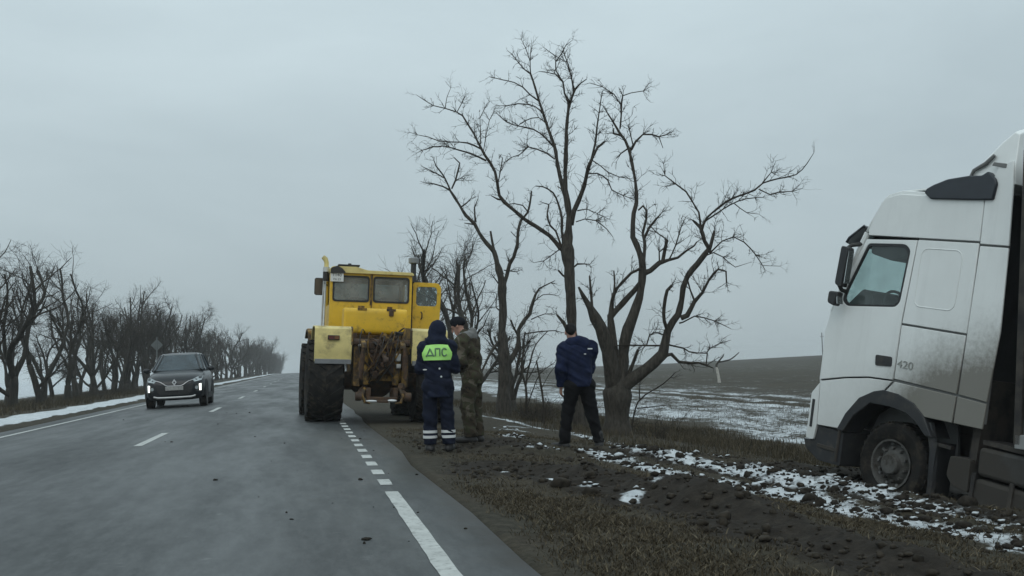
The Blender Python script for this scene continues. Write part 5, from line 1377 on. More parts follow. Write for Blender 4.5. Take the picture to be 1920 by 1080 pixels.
for s in (1, -1):
    mb = MB(); mb.cyl((.86, s * (HW + .02), .36), (.86, s * (HW + .02), .78), .022); mb.build("step_post", LTANK, lorry)
    mb = MB(); mb.box((1.06, s * (HW + .012), .50), (.34, .02, .05)); mb.build("step_edge", LTANK, lorry, bevel=.006)
    # arch trim
    outer = [(.90, .78), (.79, 1.02), (.60, 1.265), (.375, 1.39), (.22, 1.435), (-.02, 1.425), (-.29, 1.355), (-.46, 1.23), (-.62, 1.0)]
    inner = [(-.52, 1.0), (-.37, 1.12), (-.19, 1.21), (.06, 1.24), (.40, 1.23), (.64, 1.02), (.78, .78)]
    mb = MB(); mb.prism(outer + inner, s * (HW - .30), s * (HW + .05), 'y'); mb.build("arch_trim", LDARK, lorry, bevel=.012)
    mb = MB(); mb.prism([(.86, .78), (.75, 1.05), (.4, 1.32), (-.1, 1.36), (-.5, 1.15), (-.62, .5), (.8, .4)], s * .62, s * .66, 'y'); mb.build("wheel_housing", LSEAM, lorry)
    mb = MB(); mb.tube([(-.50, s * (HW - .05), 1.16), (-.62, s * (HW - .04), .85), (-.66, s * (HW - .04), .45), (-.66, s * (HW - .04), .06)], [.05, .055, .05, .045], 8); mb.box((-.66, s * (HW - .17), .5), (.035, .34, .9)); mb.build("mudguard", LDARK, lorry)
    mb = MB(); mb.box((-.72, s * (HW - .05), .93), (.28, .06, .04)); mb.build("bracket", LFRAME, lorry)
# mud caked skirt between wheels: battery box, air tank, fuel tank, frame
for s in (1, -1):
    mb = MB(); mb.box((-2.4, s * .42, .92), (7.2, .09, .27)); mb.build("frame_rail", LFRAME, lorry, bevel=.01)
    mb = MB(); mb.prism(round_poly([(-.84, .84), (-.82, .60), (-.92, .50), (-1.15, .46), (-1.12, .86)], .04), s * .72, s * 1.14, 'y'); mb.build("battery_box", LTANK, lorry, bevel=.02)
    mb = MB(); mb.cyl((-1.02, s * .95, .30), (-1.02, s * .68, .30), .12, n=20); mb.build("air_tank", LTANK, lorry, bevel=.015)
    mb = MB(); mb.prism(round_poly([(-1.22, 1.03), (-1.24, .70), (-2.75, .70), (-2.75, 1.06)], .06), s * .62, s * 1.16, 'y'); mb.build("fuel_tank", LTANK, lorry, bevel=.05, seg=3)
    mb = MB(); mb.prism(round_poly([(-1.20, .67), (-1.18, .30), (-2.70, .24), (-2.75, .66)], .10), s * .70, s * 1.15, 'y'); mb.build("lower_tank", LTANK, lorry, bevel=.05, seg=3)
    for x in (-1.22, -1.72): 
        mb = MB(); mb.box((x, s * 1.165, .47), (.05, .02, .5)); mb.build("tank_strap", LFRAME, lorry)
    mb = MB(); mb.box((-1.75, s * .93, 1.09), (1.0, .42, .05)); mb.build("catwalk", LFRAME, lorry)
mb = MB(); mb.box((-1.08, .3, 1.3), (.10, 1.5, 1.0)); mb.build("engine_back", LFRAME, lorry)
mb = MB(); mb.box((.1, 0, 1.1), (2.0, .9, .75)); mb.build("engine", LFRAME, lorry, bevel=.05)
mb = MB(); mb.cyl((0, -1.0, .53), (0, 1.0, .53), .07); mb.build("front_axle", LFRAME, lorry)
def lorry_wheel(x, y, s, dual=False):
    mb = MB(); h = .165 if not dual else .31
    mb.lathe([(.30, -h * .8), (.36, -h), (.47, -h * 1.02), (.51, -h * .86), (.53, -h * .6), (.532, 0), (.53, h * .6), (.51, h * .86), (.47, h * 1.02), (.36, h), (.30, h * .8)], 48, 'y')
    for k in range(36):
        a = k * 2 * math.pi / 36
        mb.box((.531 * math.cos(a), 0, .531 * math.sin(a)), (.022, h * 1.5, .05), (0, -a, 0))
    w = mb.build("wheel", RUBBER, lorry, smooth=35); w.location = (x, y, .53)
    rm = MB(); o = s * h
    rm.lathe([(.315, o * .98), (.29, o * .96), (.275, o * .55), (.245, o * .35), (.20, o * .55), (.17, o * .72), (.135, o * .74), (.13, o * 1.12), (.115, o * 1.2), (.001, o * 1.2)], 40, 'y', close=False)
    rm.build("rim", LRIM, w)
    for k in range(10):
        a = (k + .3) * 2 * math.pi / 10; c = (.225 * math.cos(a), .225 * math.sin(a))
        nb = MB(); nb.cyl((.205 * math.cos(a), o * .5, .205 * math.sin(a)), (.205 * math.cos(a), o * .86, .205 * math.sin(a)), .019, n=6); nb.build("wheel_nut", LRIM, w)
    for k in range(10):
        a = k * 2 * math.pi / 10; hb = MB(); hb.cyl((.262 * math.cos(a), o * .40, .262 * math.sin(a)), (.262 * math.cos(a), o * .56, .262 * math.sin(a)), .020, n=10); hb.build("hand_hole", LSEAM, w)
for s in (1, -1):
    lorry_wheel(0, s * 1.0, s); lorry_wheel(-3.75, s * .92, s, True)
mb = MB(); mb.cyl((-3.75, -.9, .53), (-3.75, .9, .53), .1); mb.ell((-3.75, 0, .53), (.3, .3, .3)); mb.build("drive_axle", LFRAME, lorry)
mb = MB(); mb.prism(round_poly([(-3.2, 1.05), (-4.0, 1.05), (-4.2, 1.12), (-3.1, 1.12)], .02), -.45, .45, 'y'); mb.build("fifth_wheel", LFRAME, lorry)
# roof deflector
mb = MB()
FA = [(-.02, 4.03), (-.24, 4.17), (-.53, 4.48), (-.72, 4.70), (-.98, 4.83), (-1.05, 4.80), (-1.10, 4.40), (-1.16, 4.08), (-1.0, 4.03)]
rings = []
for t in (-1, -.96, -.85, -.5, 0, .5, .85, .96, 1):
    k = abs(t) ** 6
    rings.append([(x - .16 * k * (1 if x > -.9 else .2), t * (1.22 - max(0, z - 4.1) * .12), z - .12 * k * (z > 4.1)) for x, z in FA])
mb.loft(rings); mb.build("roof_deflector", LW, lorry, smooth=40, bevel=.01)
lp([(-.86, 4.30), (-1.05, 4.27), (-1.055, 4.32), (-.88, 4.34)], "fairing_lip", LSEAM, HW + .02, HW + .046, bevel=.004)
for s in (1, -1):
    TEAR = round_poly([(.05, 3.97), (.02, 4.02), (-.08, 4.07), (-.28, 4.14), (-.58, 4.18), (-.76, 4.18), (-.84, 4.23), (-.95, 4.14), (-.98, 4.08), (-.96, 3.89), (-.69, 3.885), (-.06, 3.89)], .02, 2)
    mb = MB(); mb.prism(TEAR, s * (HW - .05), s * (HW + .075), 'y'); mb.build("air_scoop", LBLUE, lorry, bevel=.025, seg=3)
    mb = MB(); mb.tube([(-.56, s * (HW + .02), 4.16), (-.60, s * (HW + .02), 4.25), (-.74, s * (HW + .01), 4.33), (-.84, s * (HW + .0), 4.43)], [.018, .022, .026, .022], 8); mb.build("fairing_slot_tube", LSEAM, lorry)  # tube stands in for the dark curved slot in the fairing
mb = MB(); mb.box((.60, .55, 4.05), (.14, .14, .13)); mb.build("roof_lamp", LDARK, lorry, bevel=.03)
mb = MB(); mb.cyl((.2, .5, 4.03), (.2, .5, 4.12), .012); mb.build("antenna", LDARK, lorry)
mb = MB(); mb.cyl((.0, .5, 4.03), (.0, .5, 4.12), .016); mb.build("antenna", LDARK, lorry)
# mirrors on arms
for s in (1, -1):
    mb = MB(); mb.prism(round_poly([(.99, 3.20), (1.12, 3.22), (1.14, 2.70), (1.02, 2.66)], .04), s * 1.33, s * 1.45, 'y'); mi = mb.build("side_mirror", LDARK, lorry, bevel=.03, seg=3)
    mb = MB(); mb.box((.985, s * 1.39, 2.94), (.012, .09, .44)); mb.build("mirror_glass", REFL, mi)
    mb = MB(); mb.prism(round_poly([(1.02, 2.60), (1.20, 2.60), (1.20, 2.44), (1.06, 2.40)], .04), s * 1.36, s * 1.48, 'y'); m2 = mb.build("wide_mirror", LDARK, lorry, bevel=.03, seg=3)
    mb = MB(); mb.box((1.03, s * 1.42, 2.50), (.012, .10, .12), (0, .25, 0)); mb.build("mirror_glass", REFL, m2)
    mb = MB(); mb.tube([(.98, s * 1.21, 3.28), (1.05, s * 1.34, 3.24), (1.08, s * 1.42, 3.15)], .028, 8); mb.build("mirror_arm", LDARK, lorry)
    mb = MB(); mb.tube([(1.14, s * 1.21, 2.62), (1.12, s * 1.32, 2.63), (1.10, s * 1.42, 2.72)], .028, 8); mb.build("mirror_arm", LDARK, lorry)
# model figures on the sleeper panel
add_text("model_figures", "420", .135, M("faded_badge", (.27, .275, .255), rough=.5, metal=.3, var=.2), lorry, (-.06, HW + .041, 1.795), (R(90), 0, R(180)), .004, 1.25)
# mud thrown against the wheel and tank
rg = np.random.default_rng(5)
mb = MB()
for k in range(60):
    x, z = rg.uniform(-1.9, .55), rg.uniform(.02, .30)
    q = rg.uniform(.02, .07); mb.ell((x, rg.uniform(1.05, 1.28), z * (.5 + .3 * (x < -.4))), (q, q * .8, q * .7), 7, 5)
cm_ = mb.build("caked_mud", LMUD, lorry, smooth=60); tag(cm_, kind="stuff")

# ------------------------------------------------------------------ semi-trailer behind the cab
TRLW = M("trailer_curtain", (.24, .245, .24), rough=.7, var=.12, scale=1.5, dirt=((.14, .13, .11), .40, 2.0))
TRLD = M("trailer_wall_gap_shade", (.05, .052, .055), rough=.7, var=.2, scale=3)  # dark tone stands in for shade in the gap behind the cab
TRLR = M("trailer_rail", (.42, .43, .42), rough=.5, var=.1)
ps, th, a = R(-17), R(4), R(3)
TF = Vector((math.sin(ps) * math.cos(th), math.cos(ps) * math.cos(th), math.sin(th))); tr0 = Vector((math.cos(ps), -math.sin(ps), 0)); tu0 = tr0.cross(TF)
TU = tu0 * math.cos(a) + tr0 * math.sin(a); TRR = TF.cross(TU)
corner = LM @ Vector((-1.74, 1.25, 1.15))
TM = Matrix((TF, -TRR, TU)).transposed().to_4x4(); TM.translation = corner + TRR * 1.25
trailer = empty("semi_trailer", mat=TM)
tag(trailer, "grey-sided box semi-trailer behind the white lorry cab at the right edge", "trailer")
mb = MB(); mb.box((-6.8, 0, 1.66), (13.5, 2.42, 3.28)); mb.build("box_body", TRLD, trailer)
for s in (1, -1):
    mb = MB(); mb.box((-6.8, s * 1.235, 1.62), (13.4, .03, 3.0)); mb.build("side_curtain", TRLW, trailer)
    mb = MB(); mb.box((-6.8, s * 1.24, 3.27), (13.6, .05, .12)); mb.build("top_rail", TRLR, trailer, bevel=.01)
    mb = MB(); mb.box((-6.8, s * 1.24, .05), (13.6, .06, .16)); mb.build("bottom_rail", TRLW, trailer, bevel=.01)
    mb = MB(); mb.box((-.03, s * 1.225, 1.66), (.09, .09, 3.3)); mb.build("corner_post", LFRAME, trailer, bevel=.01)
mb = MB(); mb.box((-.0, 0, 3.27), (.08, 2.42, .12)); mb.build("front_top_rail", TRLR, trailer, bevel=.01)
mb = MB(); mb.box((-7, 0, -.2), (12, .9, .3)); mb.build("chassis_beam", LFRAME, trailer)
for s in (1, -1):
    for xx in (-9.0, -10.3, -11.6):
        mb = MB(); mb.lathe([(.28, -.17), (.36, -.19), (.47, -.19), (.52, -.15), (.525, 0), (.52, .15), (.47, .19), (.36, .19), (.28, .17)], 32, 'y'); mb.lathe([(.29, s * .15), (.15, s * .05), (.001, s * .08)], 24, 'y', close=False)
        w = mb.build("wheel", RUBBER, trailer); w.location = (xx, s * 1.0, -.62)
# ------------------------------------------------------------------ people: smooth bodies from blended capsules
def smin(a, b, k):
    h = np.clip(.5 + .5 * (b - a) / k, 0, 1)
    return b * (1 - h) + a * h - k * h * (1 - h)
class Sdf:
    """field of blended tapered capsules and ellipsoids, meshed by surface nets"""
    def __init__(s, lo, hi, res):
        s.lo, s.res = np.array(lo, float), res
        n = np.ceil((np.array(hi) - s.lo) / res).astype(int) + 1
        ax = [s.lo[i] + np.arange(n[i]) * res for i in range(3)]
        s.P = np.stack(np.meshgrid(*ax, indexing='ij'), -1); s.d = np.full(tuple(n), 1.0)
    def _box(s, lo, hi):
        a = np.clip(np.floor((np.array(lo) - s.lo) / s.res).astype(int), 0, np.array(s.d.shape)); b = np.clip(np.ceil((np.array(hi) - s.lo) / s.res).astype(int) + 1, 0, np.array(s.d.shape))
        return tuple(slice(a[i], b[i]) for i in range(3))
    def _put(s, sl, f, k, sub=False):
        s.d[sl] = np.maximum(s.d[sl], -f) if sub else (smin(s.d[sl], f, k) if k > 0 else np.minimum(s.d[sl], f))
    def cap(s, a, b, ra, rb=None, k=.03, flat=None):
        """tapered capsule; flat = (axis vector, factor) squashes it across that axis"""
        a, b = np.array(a, float), np.array(b, float); rb = ra if rb is None else rb
        m = max(ra, rb) + k + .05
        sl = s._box(np.minimum(a, b) - m, np.maximum(a, b) + m); p = s.P[sl]
        if flat is not None:
            n, q = np.array(flat[0], float), flat[1]
            n = n / np.linalg.norm(n); c = p - a; p = p + ((c @ n) * (1 / q - 1))[..., None] * n
        ab = b - a; t = np.clip(((p - a) @ ab) / max(ab @ ab, 1e-9), 0, 1)
        s._put(sl, np.linalg.norm(p - a - t[..., None] * ab, axis=-1) - (ra + (rb - ra) * t), k)
    def ell(s, c, r, k=.02, rz=0., sub=False, tilt=0.):
        c, r = np.array(c, float), np.array(r, float); m = r.max() + k + .03
        sl = s._box(c - m, c + m); p = s.P[sl] - c
        if rz: p = p @ np.array([[math.cos(rz), -math.sin(rz), 0], [math.sin(rz), math.cos(rz), 0], [0, 0, 1]])
        if tilt: p = p @ np.array([[1, 0, 0], [0, math.cos(tilt), -math.sin(tilt)], [0, math.sin(tilt), math.cos(tilt)]])
        k0 = np.linalg.norm(p / r, axis=-1); k1 = np.linalg.norm(p / (r * r), axis=-1)
        s._put(sl, k0 * (k0 - 1) / np.maximum(k1, 1e-6), k, sub)
    def cut_above(s, z): s.d = np.maximum(s.d, s.P[..., 2] - z)
    def cut_below(s, z): s.d = np.maximum(s.d, z - s.P[..., 2])
    def wrinkle(s, amp, fx, seed):
        m = np.abs(s.d) < .06
        P = s.P[m]
        s.d[m] += amp * (fbm(P[:, 0] * fx + P[:, 2] * fx * 1.6, P[:, 1] * fx - P[:, 2] * fx * .8, 3, seed) - .5)
    def mesh(s):
        d = s.d; ins = d < 0; nx, ny, nz = d.shape
        c = [d[i:nx - 1 + i, j:ny - 1 + j, k:nz - 1 + k] for i in (0, 1) for j in (0, 1) for k in (0, 1)]
        cnt = sum((q < 0).astype(int) for q in c); act = (cnt > 0) & (cnt < 8)
        ids = -np.ones(act.shape, int); A = np.argwhere(act); ids[act] = np.arange(len(A))
        off = np.array([(i, j, k) for i in (0, 1) for j in (0, 1) for k in (0, 1)], float)
        vals = np.stack([q[act] for q in c], -1)
        S, W = np.zeros((len(A), 3)), np.zeros(len(A))
        for a in range(8):
            for b in range(a + 1, 8):
                if np.abs(off[a] - off[b]).sum() == 1:
                    m = (vals[:, a] < 0) != (vals[:, b] < 0)
                    t = vals[m, a] / (vals[m, a] - vals[m, b])
                    S[m] += off[a] + (off[b] - off[a]) * t[:, None]; W[m] += 1
        V = s.lo + (A + S / W[:, None]) * s.res
        F = []
        for ax in range(3):
            sl0 = [slice(None)] * 3; sl1 = [slice(None)] * 3; sl0[ax] = slice(0, -1); sl1[ax] = slice(1, None)
            ch = np.argwhere(ins[tuple(sl0)] != ins[tuple(sl1)])
            o1, o2 = [a for a in range(3) if a != ax]
            ch = ch[(ch[:, o1] > 0) & (ch[:, o2] > 0) & (ch[:, o1] < d.shape[o1] - 1) & (ch[:, o2] < d.shape[o2] - 1)]
            def at(da, db):
                q = ch.copy(); q[:, o1] -= da; q[:, o2] -= db; return ids[q[:, 0], q[:, 1], q[:, 2]]
            quad = np.stack([at(1, 1), at(0, 1), at(0, 0), at(1, 0)], -1)
            fl = ins[ch[:, 0], ch[:, 1], ch[:, 2]]
            if ax == 1: fl = ~fl
            quad[~fl] = quad[~fl][:, ::-1]
            F.append(quad)
        F = np.concatenate(F); F = F[(F >= 0).all(1)]
        return V, F
def person_piece(name, sdf, mat, parent):
    V, F = sdf.mesh()
    o = big_mesh(name, V, F, mat)
    o.parent = parent
    return o
SKIN = M("skin", (.36, .20, .145), rough=.6, var=.12, scale=20)
HAIR = M("dark_hair", (.014, .013, .013), spec=.12, rough=.8, var=.3, scale=30)
NAVY = M("navy_uniform", (.011, .015, .030), spec=.12, rough=.85, var=.25, scale=12, bump=.25, bscale=60, bdist=.004)
NAVY2 = M("navy_trousers", (.010, .013, .025), spec=.12, rough=.85, var=.25, scale=12, bump=.25, bscale=60, bdist=.004)
LIME = M("lime_reflective", (.42, .82, .20), rough=.5, var=.06, scale=14)
LETTER = M("reflective_letters", (.105, .20, .10), rough=.4, var=.1)
STRIPE = M("white_reflective", (.62, .63, .63), rough=.4, var=.06)
BOOT = M("black_boots", (.014, .013, .013), rough=.6, var=.3, scale=15)
BLUEJ = M("blue_jacket", (.009, .014, .038), spec=.12, rough=.8, var=.30, scale=10, bump=.25, bscale=50, bdist=.004)
BLACKT = M("black_trousers", (.007, .007, .008), spec=.12, rough=.85, var=.25, scale=12)
CAPM = M("black_knit_cap", (.012, .013, .017), spec=.12, rough=.95, var=.2, scale=40, bump=.3, bscale=90, bdist=.004)
GREYH = M("grey_hood", (.16, .16, .155), spec=.12, rough=.9, var=.15, scale=20)
PAPER = M("paper_sheet", (.62, .62, .60), rough=.8, var=.05)
def camo_material():
    m = bpy.data.materials.new("camouflage_cloth"); m.use_nodes = True
    N, L = m.node_tree.nodes, m.node_tree.links
    b = N["Principled BSDF"]; b.inputs['Roughness'].default_value = .9; b.inputs['Specular IOR Level'].default_value = .12
    tc = N.new("ShaderNodeTexCoord"); n = N.new("ShaderNodeTexNoise"); n.inputs['Scale'].default_value = 7; n.inputs['Detail'].default_value = 3; n.inputs['Distortion'].default_value = .8
    L.new(tc.outputs['Object'], n.inputs['Vector'])
    r = N.new("ShaderNodeValToRGB"); r.color_ramp.interpolation = 'CONSTANT'
    e = r.color_ramp.elements; e[0].position, e[0].color = 0, (.028, .023, .017, 1); e[1].position, e[1].color = .60, (.105, .090, .068, 1)
    for p, c in ((.42, (.052, .042, .030)), (.52, (.050, .050, .030))):
        q = e.new(p); q.color = c + (1,)
    L.new(n.outputs['Fac'], r.inputs['Fac']); L.new(r.outputs['Color'], b.inputs['Base Color'])
    return m
CAMO = camo_material()

def hand(s, wrist, dirn, palm_n, side):
    """palm, four unequal bent fingers and a thumb leaving the side of the palm; dirn along the fingers, palm_n out of the palm"""
    w = np.array(wrist, float); d = np.array(dirn, float); d /= np.linalg.norm(d); n = np.array(palm_n, float); n -= d * (n @ d); n /= np.linalg.norm(n)
    t = np.cross(d, n) * side
    s.cap(w, w + d * .085, .030, .036, .02, flat=(n, .52))
    for i, L in enumerate((.068, .078, .072, .056)):
        b = w + d * .088 + t * (.027 - .018 * i)
        m1 = b + d * L * .45 + n * .012; m2 = m1 + d * L * .30 + n * .020; m3 = m2 + d * L * .2 + n * .022
        s.cap(b, m1, .0095, .009, .004); s.cap(m1, m2, .009, .0082, .003); s.cap(m2, m3, .0082, .007, .003)
    b = w + d * .030 + t * .026
    s.cap(b, b + d * .032 + t * .022 + n * .012, .0125, .0105, .008); s.cap(b + d * .032 + t * .022 + n * .012, b + d * .060 + t * .026 + n * .028, .0105, .009, .003)
def head(s, c, yawh, tilt):
    """skull, jaw, brow, nose, lips, ears; c = middle of the skull, face towards +y turned by yawh, bent down by tilt"""
    cy, sy, ct, st = math.cos(yawh), math.sin(yawh), math.cos(tilt), math.sin(tilt)
    def T(x, y, z):
        y2, z2 = y * ct + z * st, -y * st + z * ct
        return (c[0] + x * cy - y2 * sy, c[1] + x * sy + y2 * cy, c[2] + z2)
    s.ell(T(0, -.012, .028), (.074, .092, .088), .02, yawh, tilt=0)
    s.ell(T(0, .025, -.045), (.058, .066, .070), .03, yawh)
    s.cap(T(-.026, .072, -.098), T(.026, .072, -.098), .020, k=.02)
    s.cap(T(0, .094, .018), T(0, .116, -.030), .010, .0135, .012)
    s.cap(T(-.045, .078, .030), T(.045, .078, .030), .012, k=.015)
    s.cap(T(-.022, .094, -.065), T(.022, .094, -.065), .008, k=.008)
    for q in (-1, 1):
        s.ell(T(q * .034, .098, .008), (.013, .010, .010), 0, yawh, sub=True)
        s.ell(T(q * .034, .082, .008), (.012, .012, .012), 0)
        s.ell(T(q * .079, -.008, -.008), (.010, .024, .034), .006, yawh)
    return T

def figure(root_name, label, x, y, rz, J, hand_dirs, clothes, head_yaw, head_tilt, h_off=0., sc=1.):
    """J: joints in metres, feet on z = 0, facing +y"""
    root_z = gz(x, y) + h_off
    lo, hi = (-.46, -.34, -.01), (.46, .56, 1.86)
    body = Sdf(lo, hi, .010)
    b = body
    b.cap(J['pelvis'], J['chest'], .105, .125, .05, flat=((0, 1, 0), .8)); b.cap(J['chest'], J['neck'], .12, .055, .05)
    b.cap(J['neck'], J['head'], .052, .05, .03)
    T = head(b, J['head'], head_yaw, head_tilt)
    for q in 'LR':
        b.cap(J['chest'], J['sh' + q], .07, .055, .04); b.cap(J['sh' + q], J['el' + q], .050, .040, .03); b.cap(J['el' + q], J['wr' + q], .038, .026, .02)
        b.cap(J['pelvis'], J['hip' + q], .10, .09, .05); b.cap(J['hip' + q], J['kn' + q], .080, .055, .03); b.cap(J['kn' + q], J['an' + q], .055, .036, .03)
        f = np.array(J['toe' + q]); a = np.array(J['an' + q]); b.cap((a[0], a[1], .05), f + np.array([0, 0, .04]), .038, .03, .02)
        d, n = hand_dirs[q]; hand(b, J['wr' + q], d, n, 1 if q == 'R' else -1)
    root = person_piece("person", body, SKIN, None)
    root.location = (x, y, root_z); root.rotation_euler = (0, 0, rz)
    root.scale = (sc, sc, sc)
    tag(root, label, "person")
    clothes(root, J, T, lo, hi)
    return root, T
RES = .013
def trousers(root, J, mat, lo, hi, rt=.105, rk=.082, ra=.078, z0=.07, seed=1, top=None):
    s = Sdf(lo, hi, RES)
    for q in 'LR':
        s.cap(J['hip' + q], J['kn' + q], rt, rk, .03); s.cap(J['kn' + q], (J['an' + q][0], J['an' + q][1], z0), rk, ra, .03)
        s.cap(J['pelvis'], J['hip' + q], .135, rt + .01, .05)
    s.wrinkle(.046, 9, seed); s.cut_below(z0)
    if top: s.cut_above(top)
    return person_piece("trousers", s, mat, root)
def boots(root, J, lo, hi, mat=BOOT):
    for q in 'LR':
        s = Sdf(lo, hi, RES); a, t = np.array(J['an' + q]), np.array(J['toe' + q])
        s.cap((a[0], a[1], .05), (a[0], a[1], .20), .056, .062, .02); s.cap((a[0], a[1], .045), (t[0], t[1], .045), .052, .046, .03)
        d = (t - a); d[2] = 0; d /= np.linalg.norm(d); s.cap((a[0] - d[0] * .05, a[1] - d[1] * .05, .04), (a[0], a[1], .05), .045, .05, .03)
        s.cut_below(.0); person_piece("boot", s, mat, root)
def jacket(root, J, mat, lo, hi, hem, rw=.17, rc=.175, deep=.78, sl=.082, cuff=.058, seed=3, shoulder=.095, bulk=0.):
    s = Sdf(lo, hi, RES)
    p = np.array(J['pelvis'], float); p[2] = hem
    s.cap(p, J['chest'], rw, rc, .05, flat=((0, 1, 0), deep)); s.cap(J['chest'], J['neck'], rc * .9, .085, .06, flat=((0, 1, 0), .85))
    for q in 'LR':
        ch = np.array(J['chest'], float); sh = np.array(J['sh' + q], float)
        s.cap(ch + np.array([0, 0, .04]), sh, .125, shoulder, .05); s.cap(sh, J['el' + q], shoulder, sl, .04)
        e, w = np.array(J['el' + q]), np.array(J['wr' + q]); s.cap(e, e + (w - e) * .96, sl, cuff, .03)
    s.wrinkle(.050, 9, seed); s.cut_below(hem)
    return person_piece("jacket", s, mat, root)

# --- traffic officer, back to the camera, writing
JO = dict(pelvis=(0, 0, .95), chest=(0, .01, 1.32), neck=(0, .03, 1.50), head=(.01, .07, 1.64), shL=(-.175, .01, 1.42), shR=(.175, .01, 1.42), elL=(-.235, .04, 1.13), elR=(.235, .06, 1.13), wrL=(-.14, .30, 1.13), wrR=(.12, .31, 1.15),
          hipL=(-.10, 0, .90), hipR=(.10, 0, .90), knL=(-.115, .02, .50), knR=(.125, .02, .50), anL=(-.12, 0, .09), anR=(.135, 0, .09), toeL=(-.15, .18, 0), toeR=(.18, .18, 0))
def officer_clothes(root, J, T, lo, hi):
    trousers(root, J, NAVY2, lo, hi, .112, .092, .082, .10, 4)
    boots(root, J, lo, hi)
    jk = jacket(root, J, NAVY, lo, hi, .74, .185, .190, .80, .080, .062, 6, .092)
    # raised hood
    s = Sdf(lo, hi, RES)
    s.ell((0.01, .045, 1.665), (.118, .128, .135), .03); s.cap((0, .0, 1.50), (0, .02, 1.58), .135, .115, .06); s.cap((-.08, .0, 1.48), (.08, .0, 1.48), .085, k=.05)
    s.ell((0.01, .19, 1.66), (.085, .10, .105), 0, sub=True); s.wrinkle(.02, 10, 8)
    person_piece("hood", s, NAVY, root)
    # lime yoke across the back with the three letters
    V, F = [], []
    nx_, nz_ = 24, 10
    me_v = np.array([v.co[:] for v in jk.data.vertices])
    def back_y(xx, zz):
        m = (np.abs(me_v[:, 0] - xx) < .022) & (np.abs(me_v[:, 2] - zz) < .022)
        return me_v[m, 1].min() if m.any() else -.05
    YK = np.array([[back_y(-.205 + .41 * i / nx_, 1.245 + .215 * k / nz_) for k in range(nz_ + 1)] for i in range(nx_ + 1)])
    for _ in range(3):
        P = np.pad(YK, 1, mode='edge'); YK = (P[1:-1, 1:-1] * 2 + P[:-2, 1:-1] + P[2:, 1:-1] + P[1:-1, :-2] + P[1:-1, 2:]) / 6
    def yk(xx, zz, off):
        i = min(max((xx + .205) / .41 * nx_, 0), nx_); k = min(max((zz - 1.245) / .215 * nz_, 0), nz_)
        i0, k0 = int(i), int(k); i1, k1 = min(i0 + 1, nx_), min(k0 + 1, nz_); fi, fk = i - i0, k - k0
        return (YK[i0, k0] * (1 - fi) + YK[i1, k0] * fi) * (1 - fk) + (YK[i0, k1] * (1 - fi) + YK[i1, k1] * fi) * fk - off
    for sgn, off in ((0, .014), (1, .004)):
        for i in range(nx_ + 1):
            for k in range(nz_ + 1):
                t = k / nz_; half = .205 * (1 - .0 * t) - .055 * max(0, t - .55) / .45 - .02 * max(0, .3 - t) / .3
                xx = (-1 + 2 * i / nx_) * half; zz = 1.245 + .215 * t - .018 * (xx / .2) ** 2 * (t > .5)
                V.append((xx, yk(xx, zz, off), zz))
    n1 = (nx_ + 1) * (nz_ + 1); Q = lambda i, k, o: o * n1 + i * (nz_ + 1) + k
    for i in range(nx_):
        for k in range(nz_):
            F.append((Q(i, k, 0), Q(i + 1, k, 0), Q(i + 1, k + 1, 0), Q(i, k + 1, 0))); F.append((Q(i, k, 1), Q(i, k + 1, 1), Q(i + 1, k + 1, 1), Q(i + 1, k, 1)))
    for i in range(nx_):
        F.append((Q(i, 0, 0), Q(i, 0, 1), Q(i + 1, 0, 1), Q(i + 1, 0, 0))); F.append((Q(i, nz_, 0), Q(i + 1, nz_, 0), Q(i + 1, nz_, 1), Q(i, nz_, 1)))
    for k in range(nz_):
        F.append((Q(0, k, 0), Q(0, k + 1, 0), Q(0, k + 1, 1), Q(0, k, 1))); F.append((Q(nx_, k, 0), Q(nx_, k, 1), Q(nx_, k + 1, 1), Q(nx_, k + 1, 0)))
    pan = mk("reflective_panel", V, F, LIME, root, 60); fix_normals(pan.data)
    def stroke(pts, w=.0115):
        mb = MB(); mb.tube([(px, yk(px, pz, .0165), pz) for px, pz in pts], w, 6); return mb
    lets = [[[(-.135, 1.315), (-.095, 1.405), (-.055, 1.315)], [(-.145, 1.312), (-.045, 1.312)], [(-.145, 1.312), (-.145, 1.296)], [(-.045, 1.312), (-.045, 1.296)]],
            [[(-.022, 1.302), (-.022, 1.402), (.038, 1.402), (.038, 1.302)]],
            [[(.128, 1.385), (.112, 1.400), (.090, 1.402), (.072, 1.385), (.068, 1.352), (.072, 1.320), (.090, 1.302), (.112, 1.304), (.128, 1.320)]]]
    for L_ in lets:
        mb = MB()
        for st in L_:
            q = [st[0]]
            for a_, c_ in zip(st[:-1], st[1:]): q += [(a_[0] + (c_[0] - a_[0]) * j / 3, a_[1] + (c_[1] - a_[1]) * j / 3) for j in (1, 2, 3)]
            mb.add(*(lambda m_: (m_.v, m_.f))(stroke(q)))
        mb.build("letter", LETTER, pan)
    for q in 'LR':   # reflective bands round the calves
        for z in (.205, .275):
            a, k_ = np.array(J['an' + q]), np.array(J['kn' + q]); t = (z - a[2]) / (k_[2] - a[2]); c = a + (k_ - a) * t
            mb = MB(); mb.lathe([(.088, -.018), (.098, -.018), (.098, .018), (.088, .018)], 28, 'z', (c[0], c[1] + .0, z)); mb.build("reflective_band", STRIPE, root)
    mb = MB(); mb.box((.01, .37, 1.20), (.22, .012, .30), (R(-35), 0, 0)); 
    for px, pz in ((.03, 1.13), (.05, 1.02), (-.17, 1.12)):
        m2 = MB(); m2.ell((px, back_y(px, pz) - .001, pz), (.014, .008, .014) if px > 0 else (.03, .006, .010), 10, 6); m2.build("white_mark", STRIPE, root)
